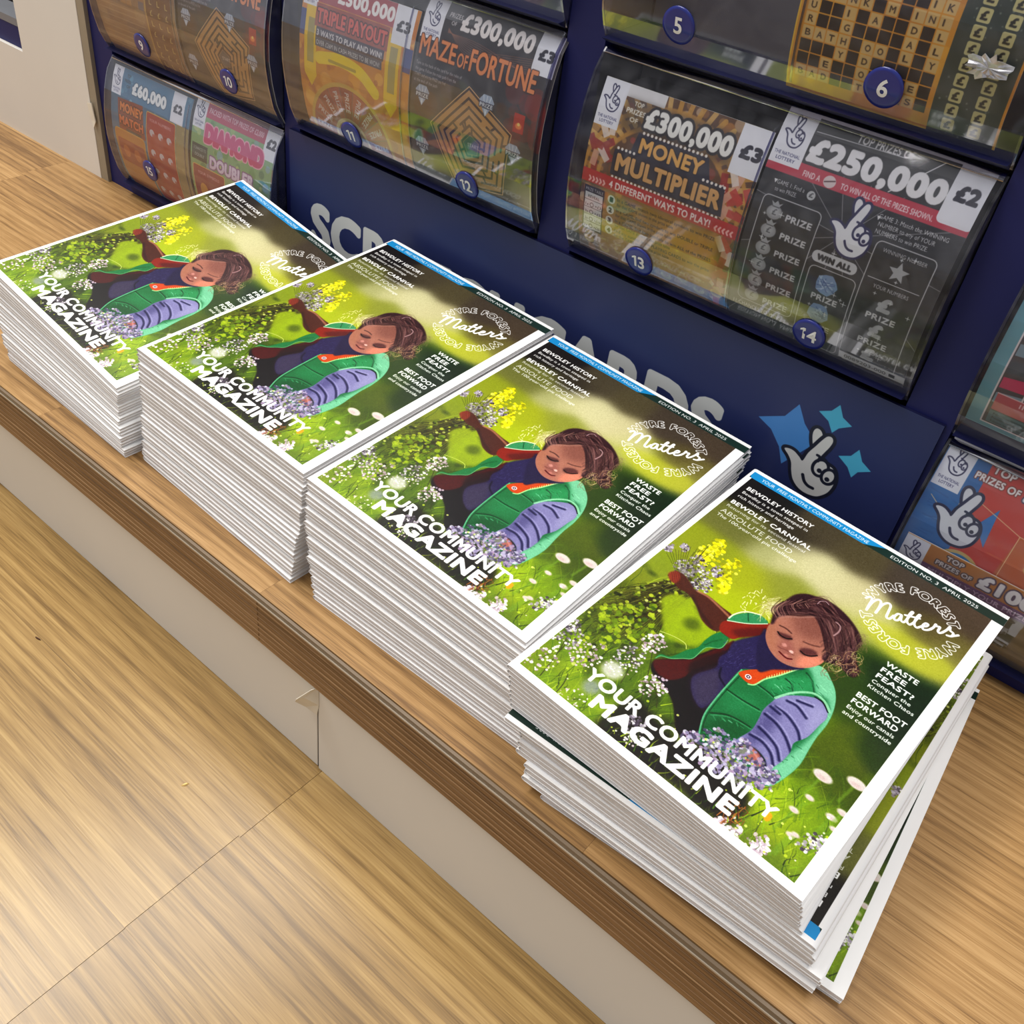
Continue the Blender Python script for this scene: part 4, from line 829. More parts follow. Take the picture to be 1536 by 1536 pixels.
def oak(name, dark, mid, light, rough=.42, sc=1.0, vary=.25, cross=1.0):
    m, nt, b, N, L = new_mat(name)
    tc = N.new('ShaderNodeTexCoord'); oi = N.new('ShaderNodeObjectInfo')
    ad = N.new('ShaderNodeVectorMath'); ad.operation = 'ADD'; mu = N.new('ShaderNodeVectorMath'); mu.operation = 'SCALE'; mu.inputs['Scale'].default_value = 37.0
    cb = N.new('ShaderNodeCombineXYZ')
    for k in range(3): L.new(oi.outputs['Random'], cb.inputs[k])
    L.new(cb.outputs[0], mu.inputs[0]); L.new(tc.outputs['Object'], ad.inputs[0]); L.new(mu.outputs[0], ad.inputs[1])
    def noise(sx, sy, detail, dist=0):
        mp = N.new('ShaderNodeMapping'); mp.inputs['Scale'].default_value = (sx * sc, sy * sc, sy * sc * cross)
        n = N.new('ShaderNodeTexNoise'); n.inputs['Scale'].default_value = 1; n.inputs['Detail'].default_value = detail; n.inputs['Distortion'].default_value = dist
        L.new(ad.outputs[0], mp.inputs['Vector']); L.new(mp.outputs[0], n.inputs['Vector']); return n
    broad = noise(2.0, 38, 3, 1.2); grain = noise(7, 300, 4, .8); pore = noise(40, 1300, 2)
    mp = N.new('ShaderNodeMapping'); mp.inputs['Scale'].default_value = (1.5 * sc, 24 * sc, 24 * sc)
    L.new(ad.outputs[0], mp.inputs['Vector'])
    wv = N.new('ShaderNodeTexWave'); wv.wave_type = 'BANDS'; wv.bands_direction = 'Y'; wv.inputs['Scale'].default_value = 1.6; wv.inputs['Distortion'].default_value = 9; wv.inputs['Detail'].default_value = 2; wv.inputs['Detail Scale'].default_value = .55
    L.new(mp.outputs[0], wv.inputs['Vector'])
    def math_(op, a, bb):
        q = N.new('ShaderNodeMath'); q.operation = op
        for k, v in enumerate((a, bb)):
            if isinstance(v, (int, float)): q.inputs[k].default_value = v
            else: L.new(v, q.inputs[k])
        return q.outputs[0]
    s = math_('ADD', math_('MULTIPLY', broad.outputs['Fac'], .30), math_('MULTIPLY', grain.outputs['Fac'], .33))
    s = math_('ADD', s, math_('MULTIPLY', wv.outputs['Fac'], .07)); s = math_('ADD', s, math_('MULTIPLY', pore.outputs['Fac'], .30))
    s = math_('ADD', s, math_('MULTIPLY', math_('SUBTRACT', oi.outputs['Random'], .5), vary * .3))
    r = N.new('ShaderNodeValToRGB'); e = r.color_ramp.elements
    e[0].position = .38; e[0].color = lin(dark); e[1].position = .64; e[1].color = lin(light); x = r.color_ramp.elements.new(.51); x.color = lin(mid)
    L.new(s, r.inputs['Fac']); L.new(r.outputs['Color'], b.inputs['Base Color'])
    b.inputs['Roughness'].default_value = rough
    bp = N.new('ShaderNodeBump'); bp.inputs['Strength'].default_value = .12; bp.inputs['Distance'].default_value = .0004; L.new(pore.outputs['Fac'], bp.inputs['Height']); L.new(bp.outputs['Normal'], b.inputs['Normal'])
    return m
def printed(name, art, rough=.35, coat=0, spec=.5):
    m, nt, b, N, L = new_mat(name)
    im = art.image(name); t = N.new('ShaderNodeTexImage'); t.image = im; t.extension = 'EXTEND'; t.interpolation = 'Cubic'
    L.new(t.outputs['Color'], b.inputs['Base Color']); b.inputs['Roughness'].default_value = rough; b.inputs['Coat Weight'].default_value = coat; b.inputs['Coat Roughness'].default_value = .12
    b.inputs['Specular IOR Level'].default_value = spec
    return m
def clear(name, tint=(.93, .94, .95), rough=.05, fac=.5, milky=.03):
    m = bpy.data.materials.new(name); m.use_nodes = True; nt = m.node_tree; N, L = nt.nodes, nt.links; N.clear()
    o = N.new('ShaderNodeOutputMaterial'); mx = N.new('ShaderNodeMixShader'); tr = N.new('ShaderNodeBsdfTransparent'); tr.inputs['Color'].default_value = (*tint, 1)
    g = N.new('ShaderNodeBsdfGlossy'); g.inputs['Roughness'].default_value = rough; g.inputs['Color'].default_value = (.9, .9, .95, 1)
    fr = N.new('ShaderNodeFresnel'); fr.inputs['IOR'].default_value = 1.5
    mu = N.new('ShaderNodeMath'); mu.operation = 'MULTIPLY'; mu.inputs[1].default_value = fac; L.new(fr.outputs[0], mu.inputs[0])
    # faint scuffs scatter a little light
    df = N.new('ShaderNodeBsdfDiffuse'); df.inputs['Color'].default_value = (.5, .5, .56, 1); m2 = N.new('ShaderNodeMixShader')
    tc = N.new('ShaderNodeTexCoord'); n = N.new('ShaderNodeTexNoise'); n.inputs['Scale'].default_value = 40; n.inputs['Detail'].default_value = 5; n.inputs['Distortion'].default_value = 2
    mr = N.new('ShaderNodeMapRange'); mr.inputs['From Min'].default_value = .4; mr.inputs['From Max'].default_value = .7; mr.inputs['To Min'].default_value = milky * .5; mr.inputs['To Max'].default_value = milky * 2
    L.new(tc.outputs['Object'], n.inputs['Vector']); L.new(n.outputs['Fac'], mr.inputs['Value']); L.new(mr.outputs[0], m2.inputs[0]); L.new(tr.outputs[0], m2.inputs[1]); L.new(df.outputs[0], m2.inputs[2])
    L.new(mu.outputs[0], mx.inputs[0]); L.new(m2.outputs[0], mx.inputs[1]); L.new(g.outputs[0], mx.inputs[2]); L.new(mx.outputs[0], o.inputs['Surface'])
    return m

M = dict(
    top=oak('oak_worktop', (116, 84, 48), (162, 124, 76), (188, 150, 100), vary=.4, sc=1.15),
    floor=oak('oak_floor', (112, 84, 42), (152, 120, 68), (178, 146, 90), rough=.30, sc=.8, vary=.15),
    edge=oak('oak_edging', (98, 70, 42), (144, 108, 70), (168, 132, 92), rough=.5, vary=.3, cross=2.2),
    beige=plain('beige_laminate', (226, 221, 212), .45, .025, 9),
    beige_trim=plain('beige_edging', (150, 138, 118), .5, .04, 30),
    seam=plain('dark_gap', (60, 44, 34), .8),
    strip=plain('brown_grey_strip', (120, 104, 86), .35), line=plain('pale_metal_line', (190, 178, 160), .3, metal=.3),
    white=plain('cover_white', (246, 246, 247), .32, .01),
    pages=plain('paper_edges', (226, 223, 222), .8, .06, 420, bump=.3),
    pages2=plain('paper_edges_toned', (220, 216, 215), .8, .08, 300, bump=.3),
    blue=plain('blue_stand_board', (4, 13, 84), .6, .05, 20), blued=plain('dark_blue_board', (14, 18, 62), .5, .05, 20),
    greyback=plain('grey_case_back', (104, 100, 110), .6, .2, 18), dark=plain('dark_interior', (52, 44, 46), .7, .15, 25), black=plain('black_void', (18, 18, 24), .7),
    badge=plain('badge_blue', (18, 34, 128), .3, .02, coat=.4), numeral=plain('badge_white', (236, 236, 240), .5, .01),
    clear=clear('clear_acrylic', fac=.19, rough=.05, milky=.025), lip=clear('acrylic_lip', (.8, .8, .86), .12, 1.6, .10), tint=clear('acrylic_blue_reflection', (.34, .34, .52), .1, .35, .06), lid=clear('clear_lid', (.86, .86, .88), .15, .5, .06),  # wall and divider tint stands for the stand's blue reflected in clear plastic
    cream=plain('torn_label', (232, 224, 206), .7), crumb=plain('crumb', (240, 206, 130), .7), twig=plain('splinter', (80, 50, 30), .8),
    tback=plain('ticket_back', (196, 190, 186), .6, .08), foil=plain('scratched_foil', (190, 190, 196), .3, .3, 300, metal=.7))

# ------------------------------------------------------------------ object helpers
def put(name, verts, faces, mats, parent=None, uv=None, fm=None, smooth=False):
    me = bpy.data.meshes.new(name); me.from_pydata([tuple(v) for v in verts], [], faces)
    for m in (mats if isinstance(mats, (list, tuple)) else [mats]): me.materials.append(m)
    if uv:
        l = me.uv_layers.new(name='uv')
        for p in me.polygons:
            for li in p.loop_indices: l.data[li].uv = uv[me.loops[li].vertex_index]
    if fm:
        for p, k in zip(me.polygons, fm): p.material_index = k
    if smooth:
        for p in me.polygons: p.use_smooth = True
    me.validate(); me.update()
    return put_me(name, me, parent)
def put_me(name, me, parent=None):
    o = bpy.data.objects.new(name, me); C.objects.link(o)
    if parent: o.parent = parent
    return o
def box(name, lo, hi, m, parent=None, bev=0.0):
    bm = bmesh.new(); bmesh.ops.create_cube(bm, size=1)
    lo, hi = Vector(lo), Vector(hi)
    for v in bm.verts: v.co = Vector([(lo[i] + hi[i]) / 2 + v.co[i] * (hi[i] - lo[i]) for i in range(3)])
    if bev: bmesh.ops.bevel(bm, geom=bm.edges[:] , offset=bev, segments=1, affect='EDGES')
    me = bpy.data.meshes.new(name); bm.to_mesh(me); bm.free(); me.materials.append(m)
    return put_me(name, me, parent)
def tag(o, label, cat, group=None):
    o['label'] = label; o['category'] = cat
    if group: o['group'] = group
    return o
def empty(name, loc, label=None, cat=None, group=None):
    o = bpy.data.objects.new(name, None); C.objects.link(o); o.location = loc; o.empty_display_size = .02
    if label: tag(o, label, cat, group)
    return o
def struct(o): o['kind'] = 'structure'; return o
def prism(name, pts2, axis, a, b, m, parent=None, smooth=False):
    """closed outline pts2 swept along an axis (0: outline is y,z ; 1: outline is x,z ; 2: outline is x,y)"""
    n = len(pts2); V = []
    for t in (a, b):
        for p in pts2: q = list(p); q.insert(axis, t); V.append(q)
    F = [tuple(range(n))[::-1], tuple(range(n, 2 * n))] + [(i, (i + 1) % n, n + (i + 1) % n, n + i) for i in range(n)]
    return put(name, V, F, m, parent)

# ------------------------------------------------------------------ floor of planks
XJ = .122
fl = struct(box('floor', (-2.2, -1.6, -.1300), (2.4, .45, -.1215), M['seam']))
rows = 26
for r in range(rows):
    y0 = -1.55 + r * .0745; 
    if y0 > .04: break
    st = R2.uniform(-.0012, .0012)
    for (a, b) in ((-2.1, XJ - .9 + st), (XJ - .9 + st, XJ + st), (XJ + st, XJ + .9 + st), (XJ + .9 + st, 2.3)):
        box('plank', (a + .00015, y0 + .00002, -.1215), (b - .00015, y0 + .0745 - .00002, -.1185), M['floor'], fl)

# ------------------------------------------------------------------ counter: plinth, worktop
pl = empty('plinth', (0, .003, -.1185), 'pale beige laminate plinth carrying the wooden counter, with one vertical seam', 'plinth')
def local(o, root): o.parent = root; o.location = -Vector(root.location); return o
local(box('panel', (-1.6, .003, -.1185), (.1188, .015, -.0400), M['beige'], bev=.0006), pl)
local(box('panel', (.1198, .0022, -.1185), (1.6, .015, -.0400), M['beige'], bev=.0006), pl)
local(box('seam_shade', (.1187, .0031, -.118), (.1193, .0149, -.041), M['black']), pl)  # black sliver added on the panel's cut edge as the gap's shade
local(box('body', (-1.6, .0155, -.1185), (1.6, .46, -.0400), M['beige']), pl)
flap = put('torn_edge_tape', [(.1210, .0018, -.0405), (.1190, -.0022, -.0412), (.1110, -.0062, -.0530), (.1075, -.0040, -.0600), (.1120, -.0004, -.0635), (.1200, .0014, -.0655), (.1212, .0018, -.0560),
     (.1150, -.0036, -.0500)], [(0, 1, 7, 6), (1, 2, 7), (2, 3, 7), (3, 4, 7), (4, 5, 6, 7)], M['cream'], None, smooth=False)
fm_ = flap.modifiers.new('s', 'SOLIDIFY'); fm_.thickness = .0005; flap['label'] = 'curled torn corner of edging tape'
local(flap, pl)

ct = empty('counter_top', (0, 0, -.04), 'long oak counter top with layered brown front edge under the magazine stacks', 'counter')
local(box('core', (-1.6, .0012, -.0398), (1.6, .458, -.0022), M['edge']), ct)
local(box('edging', (-1.6, -.0004, -.0396), (.0725, .0014, -.0052), M['edge'], bev=.0003), ct)
local(box('edging', (.0728, -.0004, -.0396), (1.6, .0014, -.0052), M['edge'], bev=.0003), ct)
for k in range(7):    # thin grooves pressed along the front edging
    z = -.0085 - k * .0043
    local(box('groove_bead', (-1.6, -.0009, z - .0011), (1.6, -.0003, z), M['edge'], bev=.0002), ct)
local(box('pale_line', (-1.6, -.0011, -.0052), (1.6, .0012, -.0042), M['line']), ct)
local(box('edge_strip', (-1.6, -.0006, -.0042), (1.6, .0012, -.0010), M['strip']), ct)
y = 0.0014
for r in range(9):
    wd = .0488; y1 = y + wd
    if r == 0: js = [-1.2, -.9, -.6, -.375, -.152, .0735, .2975, .52, .75, 1.1]
    else:
        o_ = R2.uniform(0, .22); js = [-1.5 + o_ + k * .24 for k in range(13)]
    xs = [-1.6] + [j for j in js if -1.58 < j < 1.58] + [1.6]
    for a, b in zip(xs, xs[1:]):
        local(box('stave', (a + .00006, y + .00005, -.0020), (b - .00006, y1 - .00005, 0), M['top']), ct)
    y = y1

# ------------------------------------------------------------------ beige cabinet on the left, with a recess
cb = empty('beige_cabinet', (-.8, .25, 0), 'beige laminate cabinet face left of the ticket stand, standing on the counter', 'cabinet')
Yb = .2485
local(box('face_panel', (-.5710, Yb, 0), (-.4618, Yb + .02, .60), M['beige']), cb)
local(box('face_panel', (-1.5, Yb, 0), (-.5710, Yb + .02, .0880), M['beige']), cb)
local(box('edge_trim', (-.4618, Yb + .0005, 0), (-.4505, Yb + .03, .60), M['beige_trim']), cb)
local(box('recess_back', (-1.5, Yb + .06, .08), (-.52, Yb + .07, .60), M['black']), cb)
local(box('recess_cheek', (-.5712, Yb + .0205, .088), (-.566, Yb + .06, .60), M['beige_trim']), cb)
local(box('blue_board', (-1.5, Yb + .004, .0882), (-.5714, Yb + .03, .1080), M['blue']), cb)
local(box('grey_ledge', (-1.5, Yb + .0035, .1082), (-.5714, Yb + .03, .1150), plain('grey_ledge', (120, 122, 128), .4)), cb)
tn = put('torn_label', [(-.4640, Yb - .0012, .0705), (-.4560, Yb - .0016, .0730), (-.4545, Yb - .0010, .0560), (-.4580, Yb - .0014, .0500), (-.4610, Yb - .0010, .0560)], [(0, 1, 2, 3, 4)][:1], M['cream'])
s_ = tn.modifiers.new('s', 'SOLIDIFY'); s_.thickness = .0008; s_.offset = -1; local(tn, cb)

# ------------------------------------------------------------------ blue ticket stand
stn = empty('ticket_stand', (-.05, .30, 0), 'tall blue board ticket stand on the counter, lettered across its lower panel', 'stand')
YS = .2525
P_ = lambda *a, **k: local(box(*a, **k), stn)
P_('back_board', (-.4500, .325, 0), (.80, .335, .60), M['dark'])
for a, b in ((-.4500, -.4205), (-.1935, -.1765), (.0510, .0765), (.2985, .3240), (.5510, .80)):
    P_('upright', (a, YS, .0002), (b, .325, .60), M['blue'])
for a, b, zs in ((-.4205, -.1935, (.0002, .1236, .2412)), (.3240, .5510, (.0002, .1236, .2412)), (-.1765, .0510, (.1301, .2525, .3750)), (.0765, .2985, (.1301, .2525, .3750))):
    for k, z in enumerate(zs):
        h = .0086 if (k == 0 and z < .1) else .0028
        P_('shelf', (a, YS + (0 if h > .005 else .012), z), (b, .325, z + h), M['blue'] if h > .005 else M['dark'])
lp = put('lettered_panel', [(x, y_, z) for x in (-.186, .3205) for y_ in (.2500, .2523) for z in (.0002, .1300)],
    [(0, 4, 5, 1), (2, 3, 7, 6), (0, 1, 3, 2), (4, 6, 7, 5), (1, 5, 7, 3), (0, 2, 6, 4)], [printed('lettered_blue_panel', panel_art(), .45), M['blued']], None,
    uv={i: ((0 if i < 4 else 1), (i % 2)) for i in range(8)}, fm=[0, 1, 1, 1, 1, 1])
local(lp, stn)
P_('side_return', (-.1860, .2524, .0002), (-.1767, .300, .1300), M['blued'])

# ------------------------------------------------------------------ clear cases
def prof_pts(z0, z1, off=0.0, n=14, yb=None):
    return [(prof_y(k / n) + off, z0 + (z1 - z0) * k / n) for k in range(n + 1)]
def sheet(name, x0, x1, z0, z1, off, th, mat, root, n=14, t0=0, t1=1):
    A_ = [(prof_y(t0 + (t1 - t0) * k / n) + off, z0 + (z1 - z0) * (t0 + (t1 - t0) * k / n)) for k in range(n + 1)]
    B_ = [(a + th, b) for a, b in A_][::-1]
    return local(prism(name, A_ + B_, 0, x0, x1, mat), root)
def digits(num):
    V, F, x = [], [], 0.
    for ch in num:
        if ch == '1': v = np.array([(0, .50), (0, .60), (.15, .69), (.27, .69), (.27, 0), (.14, 0), (.14, .56)]) * cap_h() / .69; f = [(0, 1, 2, 6), (2, 3, 4, 5, 6)]
        else: v, _, f = text_mesh(ch, .022)
        v = v.copy(); v[:, 0] -= v[:, 0].min(); b = len(V)
        V += [(a + x, c) for a, c in v]; F += [tuple(i + b for i in q) for q in f]; x += v[:, 0].max() + .1
    return np.array(V), F
def case(x0, x1, z0, z1, label, nums=(), group='clear ticket cases on the blue stand'):
    root = empty('ticket_case', ((x0 + x1) / 2, .262, z0), label, 'ticket case', group)
    sheet('front_shell', x0 + .0015, x1 - .0015, z0, z1, 0, .0012, M['clear'], root)
    # rounded lip and lid running back
    lip = [(.2542, z1 + .0026), (.2905, z1 + .0028), (.2905, z1 + .0012), (.2542, z1 + .0012)]
    local(prism('lid', lip, 0, x0 + .0015, x1 - .0015, M['lid']), root)
    rod = [(.2505, z1), (.2508, z1 + .0007), (.2516, z1 + .0017), (.2526, z1 + .0026), (.2534, z1 + .0030), (.2542, z1 + .0030), (.2542, z1 + .0016), (.2532, z1 + .0012), (.2520, z1)]
    rd = local(prism('lip', rod, 0, x0 + .0016, x1 - .0016, M['lip']), root)
    for p in rd.data.polygons: p.use_smooth = len(p.vertices) == 4
    side = [(a, b) for a, b in prof_pts(z0, z1)] + [(.2530, z1 + .0022), (.292, z1 + .0022), (.292, z0)]
    for a in (x0, x1 - .0015): local(prism('side_wall', side, 0, a, a + .0013, M['tint']), root)
    mid = (x0 + x1) / 2
    inn = [(a + .0020, b) for a, b in prof_pts(z0, z1)][1:-1] + [(.290, z1 - .002), (.290, z0 + .002)]
    local(prism('divider', inn, 0, mid - .0005, mid + .0005, M['tint']), root)
    rail = [(prof_y(k / 20) - .0006, z0 + (z1 - z0) * k / 80) for k in range(0, 3)] + [(.290, z0 + .006), (.290, z0 - .0008), (.2532, z0 - .0008)]
    local(prism('base_rail', rail, 0, x0 + .0016, x1 - .0016, M['blued']), root)
    local(box('backing', (x0 + .002, .2935, z0 + .001), (x1 - .002, .2960, z1 + .001), M['greyback']), root)
    for num, px_, py_ in nums:
        # where the badge is seen, on the curved shell
        P = None
        for t in np.linspace(0, 1, 200):
            yy_ = prof_y(t) - .0004; q = on_axis(px_, py_, 1, yy_)
            d = abs(q[2] - (z0 + (z1 - z0) * t))
            if P is None or d < P[0]: P = (d, q[0], z0 + (z1 - z0) * t, t)
        _, bx, bz, t = P; r = .0093
        V, F = [], []; n = 28; Rn = 5
        def sy(z, dd): return prof_y((z - z0) / (z1 - z0)) - dd
        V.append((bx, sy(bz, .0009), bz))
        for j in range(1, Rn + 1):
            for k in range(n):
                a = 2 * math.pi * k / n; z = bz + r * j / Rn * math.sin(a); V.append((bx + r * j / Rn * math.cos(a), sy(z, .0009), z))
        for k in range(n): F.append((0, 1 + (k + 1) % n, 1 + k))
        for j in range(Rn - 1):
            for k in range(n): a, b = 1 + j * n + k, 1 + j * n + (k + 1) % n; F.append((a, b, b + n, a + n))
        base = len(V)
        for k in range(n): a = 2 * math.pi * k / n; z = bz + r * math.sin(a); V.append((bx + r * math.cos(a), sy(z, .0001), z))
        for k in range(n): a, b = 1 + (Rn - 1) * n + k, 1 + (Rn - 1) * n + (k + 1) % n; F.append((a, b, base + (k + 1) % n, base + k))
        bd = local(put('number_badge', V, F, M['badge'], smooth=True), root); bd['label'] = 'round blue badge numbered %s' % num
        Vt, Ft = digits(num); h_ = cap_h(); sc_ = .0075 / h_; mx = (Vt[:, 0].min() + Vt[:, 0].max()) / 2
        VV = [(bx + (a - mx) * sc_, sy(bz + (b - h_ / 2) * sc_, .0012), bz + (b - h_ / 2) * sc_) for a, b in Vt]
        nm = put('numeral', VV, Ft, M['numeral'], bd)
    return root
Z1 = (.1335, .2508); Z2 = (.2562, .3735); ZL = (.0098, .1212); ZM = (.1275, .2390)
case(.0770, .2980, *Z1, 'clear curved ticket case numbered 13 and 14 above the white lettering', [('13', 958, 393), ('14', 1213, 502)])
case(-.1758, .0505, *Z1, 'clear curved ticket case numbered 11 and 12', [('11', 527, 203), ('12', 700, 278)])
case(.0770, .2980, *Z2, 'clear curved ticket case numbered 5 and 6, its left half empty', [('5', 1018, 38), ('6', 1325, 132)])
case(-.1758, .0505, *Z2, 'clear empty-looking case at the top edge, above the case numbered 11 and 12')
case(-.4200, -.1940, *ZM, 'clear curved ticket case numbered 9 and 10 at the top left', [('9', 213, 68), ('10', 343, 122)])
case(-.4200, -.1940, *ZL, 'clear curved ticket case numbered 15, low at the left end of the stand', [('15', 225, 256)])
case(.3245, .5505, *ZM, 'clear ticket case at the right edge of the photo, holding a pink and teal ticket')
case(.3245, .5505, *ZL, 'clear ticket case low at the right edge, holding the red and blue ticket')

def ticket(fn, zc, label, off=.0026, name='scratch_ticket'):
    A_ = fn(); x0, x1, z0, z1 = A_.box; c0, c1 = zc
    z0 = max(z0, c0 + .003); A0, A1 = A_.box[2], A_.box[3]
    n = 14; V, F, uv, fm = [], [], {}, []
    for k in range(n + 1):
        z = z0 + (z1 - z0) * k / n
        for j, dy in enumerate((0, .0005)):
            y_ = prof_y((z - c0) / (c1 - c0)) + off + dy
            for x in (x0, x1): uv[len(V)] = (0.002 if x == x0 else .998, (z - A0) / (A1 - A0)); V.append((x, y_, z))
    for k in range(n):
        a = k * 4; F += [(a, a + 1, a + 5, a + 4), (a + 2, a + 6, a + 7, a + 3), (a, a + 4, a + 6, a + 2), (a + 1, a + 3, a + 7, a + 5)]; fm += [0, 1, 1, 1]
    F += [(0, 2, 3, 1), (n * 4, n * 4 + 1, n * 4 + 3, n * 4 + 2)]; fm += [1, 1]
    o = put(name, V, F, [printed(fn.__name__ + '_print', A_, .4), M['tback']], None, uv=uv, fm=fm, smooth=False)
    tag(o, label, 'scratch card', 'scratch cards in the clear cases'); return o
ticket(t13, Z1, 'brown and gold £3 scratch card with £300,000 and four ways to play')
ticket(t14, Z1, 'black £2 scratch card with £250,000 and a row of PRIZE money bags')
ticket(t12, Z1, 'dark £3 scratch card with a pentagon maze, behind badge 12')
ticket(t11, Z1, 'orange £3 scratch card with a red prize wheel, behind badge 11')
tk6 = ticket(t6, Z2, 'orange crossword scratch card with a dark letter column, behind badge 6')
ticket(t10, ZM, 'dark maze scratch card in the left case, behind badge 10')
ticket(t9, ZM, 'brown tiled scratch card at the top left, behind badge 9')
ticket(t15, ZL, 'blue and red £2 scratch card with £60,000, behind badge 15')
ticket(t16, ZL, 'green and pink £2 doubler scratch card beside the blue and red one')
ticket(tpink, ZM, 'pink and teal scratch card at the right edge of the photo')
ticket(ttop, ZL, 'red and blue scratch card with a crossed-fingers hand at the right edge', off=.0034)
ticket(tlow, ZL, 'orange and purple scratch card standing in front of the red and blue one', off=.0018)
# reserve packs seen through the side walls
packs = ['orange prize wheel', 'pentagon maze £3, badge 12,', 'brown and gold £300,000', 'black £250,000', 'brown tiled top left', 'maze, badge 10,', 'blue £60,000', 'green and pink doubler', 'red and blue crossed-fingers']
for (x0, x1, zc) in ((-.160, -.0555, Z1), (-.052, .0505, Z1), (.086, .186, Z1), (.191, .2925, Z1), (-.412, -.305, ZM), (-.300, -.1965, ZM), (-.412, -.305, ZL), (-.300, -.1965, ZL), (.328, .434, ZL)):
    root = None
    q = random.Random(int(x0 * 9000)); V, F = [], []
    zz0, zz1 = zc[0] + .006, zc[1] - .016; n = 12
    for k in range(n + 1):
        z = zz0 + (zz1 - zz0) * k / n; w_ = .003 * math.sin(k * 2.4)
        for x in (x0 + .002, x1 - .004): V += [(x, .2560 + abs(w_) * .4, z), (x, .2860, z)]
    for k in range(n):
        a = k * 4; F += [(a, a + 2, a + 6, a + 4), (a + 1, a + 5, a + 7, a + 3), (a, a + 4, a + 5, a + 1), (a + 2, a + 3, a + 7, a + 6)]
    F += [(0, 1, 3, 2), (n * 4, n * 4 + 2, n * 4 + 3, n * 4 + 1)]
    o = put('ticket_pack', V, F, plain('folded_ticket_pack', (92, 88, 92), .6, .3, 90)); tag(o, 'folded grey reserve ticket pack behind the %s scratch card' % packs.pop(0), 'ticket pack', 'reserve ticket packs inside the cases')
# scraped silver patch on case 6
V, F = [], []; q = random.Random(77)
n = 26; zc, xc = None, None
p6 = None
for t in np.linspace(0, 1, 200):
    qq = on_axis(1483, 102, 1, prof_y(t) - .0003); d = abs(qq[2] - (Z2[0] + (Z2[1] - Z2[0]) * t))
    if p6 is None or d < p6[0]: p6 = (d, qq[0], qq[2])
for j, (rr) in enumerate((0, .5, 1)):
    for k in range(n if j else 1):
        a = 2 * math.pi * k / n; r_ = rr * (.0085 + (q.uniform(-.003, .0018) if j == 2 else q.uniform(-.001, .001)))
        x, z = p6[1] + r_ * math.cos(a) * 1.1, p6[2] + r_ * math.sin(a) * .62
        V.append((x, prof_y((z - Z2[0]) / (Z2[1] - Z2[0])) - .0004 - q.uniform(0, .0012), z))
for k in range(n): F += [(0, 1 + (k + 1) % n, 1 + k), (1 + k, 1 + (k + 1) % n, 1 + n + (k + 1) % n, 1 + n + k)]
fo = put('torn_foil_sticker', V, F, M['foil']); sm = fo.modifiers.new('s', 'SOLIDIFY'); sm.thickness = .0003; sm.offset = 1
tag(fo, 'crumpled torn silver sticker stuck on the case numbered 6', 'sticker')

